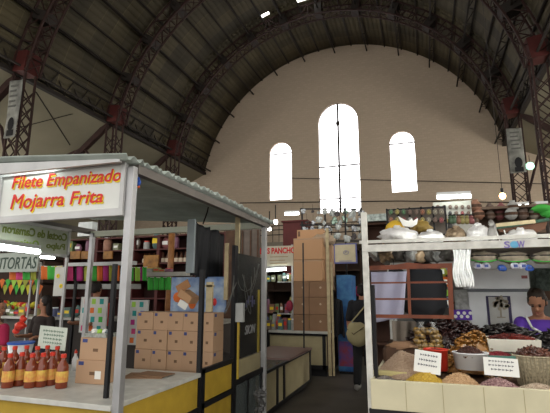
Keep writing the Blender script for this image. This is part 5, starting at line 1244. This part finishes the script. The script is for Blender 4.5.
def cloth(pts_list, ells, name, m, root, vox=.014):
    q = MB()
    for ch in pts_list: chain(q, ch)
    for e in ells: q.ell(*e, seg=14, rings=10)
    o = remeshed(q, name, m, None, vox, 4); o.parent = root; o.data.transform(Matrix.Translation(-root.location)); return o
cloth([[((X-.175,Y,1.385),.075),((X-.235,Y-.04,1.14),.062)], [((X+.175,Y,1.385),.075),((X+.235,Y-.04,1.14),.062)]], [((X,Y,.98),(.185,.135,.14)),((X,Y-.01,1.15),(.175,.13,.22)),((X,Y,1.33),(.205,.13,.14))], 'shirt', blackc, mn)
cloth([[((X-.09,Y,.88),.105),((X-.10,Y-.03,.48),.082),((X-.10,Y-.19,.12),.066)], [((X+.09,Y,.88),.105),((X+.10,Y+.12,.50),.082),((X+.10,Y+.10,.11),.066)]], [((X,Y,.90),(.175,.125,.10))], 'trousers', mat('charcoal_trousers', (.018,.018,.02), .9), mn)
for a in (anL, anR): cloth([[((a[0],a[1]-.03,.05),.052),((a[0],a[1]+.18,.042),.046)]], [], 'shoe', mat('pale_shoe', (.35,.34,.32), .6), mn, .012)
bg = empty('shoulder_bag', (X-.05, Y-.2, .8)); tag(bg, 'khaki canvas shoulder bag on the back of the walking man', 'bag')
q = MB(); c = W(357.5, 334, Y=Y-.22); 
q.ell(c, (.19,.085,.20), seg=18, rings=12, wob=.1); part(q, 'bag_body', khaki, bg, smooth=True)
part(MB().tube([c+V(-.17,-.02,.08), c+V(-.05,-.09,.0), c+V(.12,-.08,.12)], .006), 'seam', darkwood, bg)
part(MB().tube([c+V(-.16,0,.12), V(X-.05,Y-.16,1.22), V(X+.14,Y-.10,1.44), V(X+.12,Y+.08,1.44)], .014), 'strap', khaki, bg)
# ---- the vendor woman
hc = W(535, 303, Y=4.95); wx, wy = hc.x+.03, 4.98
wm = empty('person', (wx, wy, 0)); tag(wm, 'woman in purple apron with white trim looking down behind the chillies', 'person')
dz = hc.z+.02
body = MB(); sh = dz-.185
chain(body, [((wx-.08,wy,sh-.52),.085),((wx-.09,wy-.02,.45),.06),((wx-.09,wy,.08),.04)]); chain(body, [((wx+.08,wy,sh-.52),.085),((wx+.09,wy-.02,.45),.06),((wx+.09,wy,.08),.04)])
for s in (-1, 1): capsule(body, V(wx+s*.09,wy+.02,.045), V(wx+s*.09,wy-.14,.04), .04, .034)
body.ell((wx,wy,sh-.45), (.17,.12,.14), seg=14, rings=10); body.ell((wx,wy,sh-.22), (.15,.11,.20), seg=14, rings=10); body.ell((wx,wy,sh-.05), (.165,.10,.10), seg=14, rings=10)
capsule(body, V(wx,wy,sh+.02), V(hc.x,4.90,dz-.07), .052, .050)
wl = (wx-.16,wy-.30,sh-.30); wr = (wx+.12,wy-.32,sh-.30)
chain(body, [((wx-.17,wy,sh-.03),.052),((wx-.23,wy-.06,sh-.28),.042),(wl,.026)]); chain(body, [((wx+.17,wy,sh-.03),.052),((wx+.24,wy-.06,sh-.28),.042),(wr,.026)])
hand(body, wl, (.3,-1,-.15), (1,.2,0)); hand(body, wr, (-.3,-1,-.15), (-1,.2,0))
head(body, wm, V(hc.x,4.86,dz-.01), tilt=.6, rz=-.35, hm=mat('dark_brown_hair', (.035,.022,.014), .6, var=.5, scale=50, bump=.4))
o = remeshed(body, 'body', skin, None, .009, 3); o.parent = wm; o.data.transform(Matrix.Translation(-wm.location))
cloth([[((wx-.165,wy,sh-.03),.068),((wx-.21,wy-.04,sh-.17),.062)], [((wx+.165,wy,sh-.03),.068),((wx+.21,wy-.04,sh-.17),.062)]], [((wx,wy,sh-.06),(.18,.115,.10))], 'blouse', purple, wm)
cloth([], [((wx,wy,sh-.45),(.20,.15,.18)),((wx,wy-.005,sh-.22),(.18,.14,.22)),((wx,wy-.005,sh-.07),(.175,.128,.10))], 'apron', purple, wm)
part(MB().tube([V(wx-.13,wy-.08,sh+.04), V(wx-.10,wy-.125,sh-.06), V(wx-.02,wy-.15,sh-.11), V(wx+.06,wy-.14,sh-.09), V(wx+.12,wy-.09,sh+.03)], .011, 8), 'white_trim', paper, wm, smooth=True)
cloth([[((wx-.08,wy,sh-.55),.12),((wx-.08,wy,.35),.13)], [((wx+.08,wy,sh-.55),.12),((wx+.08,wy,.35),.13)]], [], 'skirt', blackc, wm, .02)
# ---- people in the left background
def bust(px_, py_, Y, shirt, label, rz=0., hairlen=0., sm_=hair, hh=None):
    c = W(px_, py_, Y=Y); r = empty('person', (c.x, Y, 0)); tag(r, label, 'person'); b = MB(); z = c.z-.24; x = c.x
    for s in (-1, 1):
        chain(b, [((x+s*.08,Y,z-.52),.08),((x+s*.09,Y,.45),.058),((x+s*.09,Y,.08),.04)]); capsule(b, V(x+s*.09,Y+.02,.045), V(x+s*.09,Y-.14,.04), .04, .034)
        wr_ = (x+s*.20,Y-.25,z-.28); chain(b, [((x+s*.17,Y,z-.03),.05),((x+s*.22,Y-.02,z-.30),.04),(wr_,.026)]); hand(b, wr_, (-s*.3,-1,0), (-s,0,0))
    b.ell((x,Y,z-.42), (.16,.11,.14), seg=14, rings=10); b.ell((x,Y,z-.2), (.15,.10,.2), seg=14, rings=10); b.ell((x,Y,z-.03), (.165,.095,.09), seg=14, rings=10)
    capsule(b, V(x,Y,z+.03), V(x,Y,c.z-.06), .05, .05)
    head(b, r, c, .15, rz, sm_, hairlen)
    o = remeshed(b, 'body', skin, None, .012, 3); o.parent = r; o.data.transform(Matrix.Translation(-r.location))
    cloth([[((x-.165,Y,z-.03),.065),((x-.22,Y-.02,z-.22),.056)], [((x+.165,Y,z-.03),.065),((x+.22,Y-.02,z-.22),.056)]], [((x,Y,z-.42),(.185,.135,.16)),((x,Y,z-.2),(.175,.125,.22)),((x,Y,z-.04),(.175,.115,.09))], 'shirt', shirt, r)
    cloth([[((x-.08,Y,z-.48),.11),((x-.09,Y,.12),.075)], [((x+.08,Y,z-.48),.11),((x+.09,Y,.12),.075)]], [], 'trousers', mat('navy_trousers', (.03,.035,.06), .9), r, .018)
bust(45, 303, 5.85, mat('black_brown_top', (.03,.022,.02), .9), 'dark-haired woman in a black top behind the food bar at left', -1.2, .22)
bust(97, 289, 5.84, mat('denim_top', (.07,.09,.13), .9), 'person with black hair bending behind the board of coloured squares', PI)
0 and bust(70, 299, 5.75, mat('navy_top', (.03,.04,.08), .9), 'person in navy standing between the silver rear left post and coloured squares', .6)
bust(-2, 308, 4.7, mat('crimson_top', (.36,.02,.07), .9), 'person in a crimson top cut off by the left edge', PI*.6)
WORLD=1.15; EXPO=0.62
# ================================================================ LIGHT AND CAMERA
w = bpy.data.worlds.new('w'); C_ = bpy.context.scene; C_.world = w; w.use_nodes = True
bgn = w.node_tree.nodes['Background']; bgn.inputs[0].default_value = (1,.97,.92,1); bgn.inputs[1].default_value = WORLD
def area(name, loc, rot, sx, sy, e, c=(1,.97,.92)):
    l = bpy.data.lights.new(name, 'AREA'); l.shape = 'RECTANGLE'; l.size = sx; l.size_y = sy; l.energy = e; l.color = c
    o = bpy.data.objects.new(name, l); C.objects.link(o); o.location = loc; o.rotation_euler = rot; return o
# hall left unbuilt behind the camera so that world light fills it
cam = bpy.data.cameras.new('camera'); co = bpy.data.objects.new('camera', cam); C.objects.link(co); C_.camera = co
cam.sensor_fit = 'HORIZONTAL'; cam.sensor_width = 36; cam.lens = FP/550*36; cam.clip_start = .05; cam.clip_end = 200
co.location = (0,0,CZ); co.rotation_euler = (PI/2+PIT, 0, YAW)
vs_ = C_.view_settings; vs_.view_transform = 'Standard'; vs_.look = 'None'; vs_.gamma = 1; vs_.use_curve_mapping = False; vs_.exposure = EXPO
C_.cycles.max_bounces = 5; C_.cycles.diffuse_bounces = 3; C_.cycles.transparent_max_bounces = 12
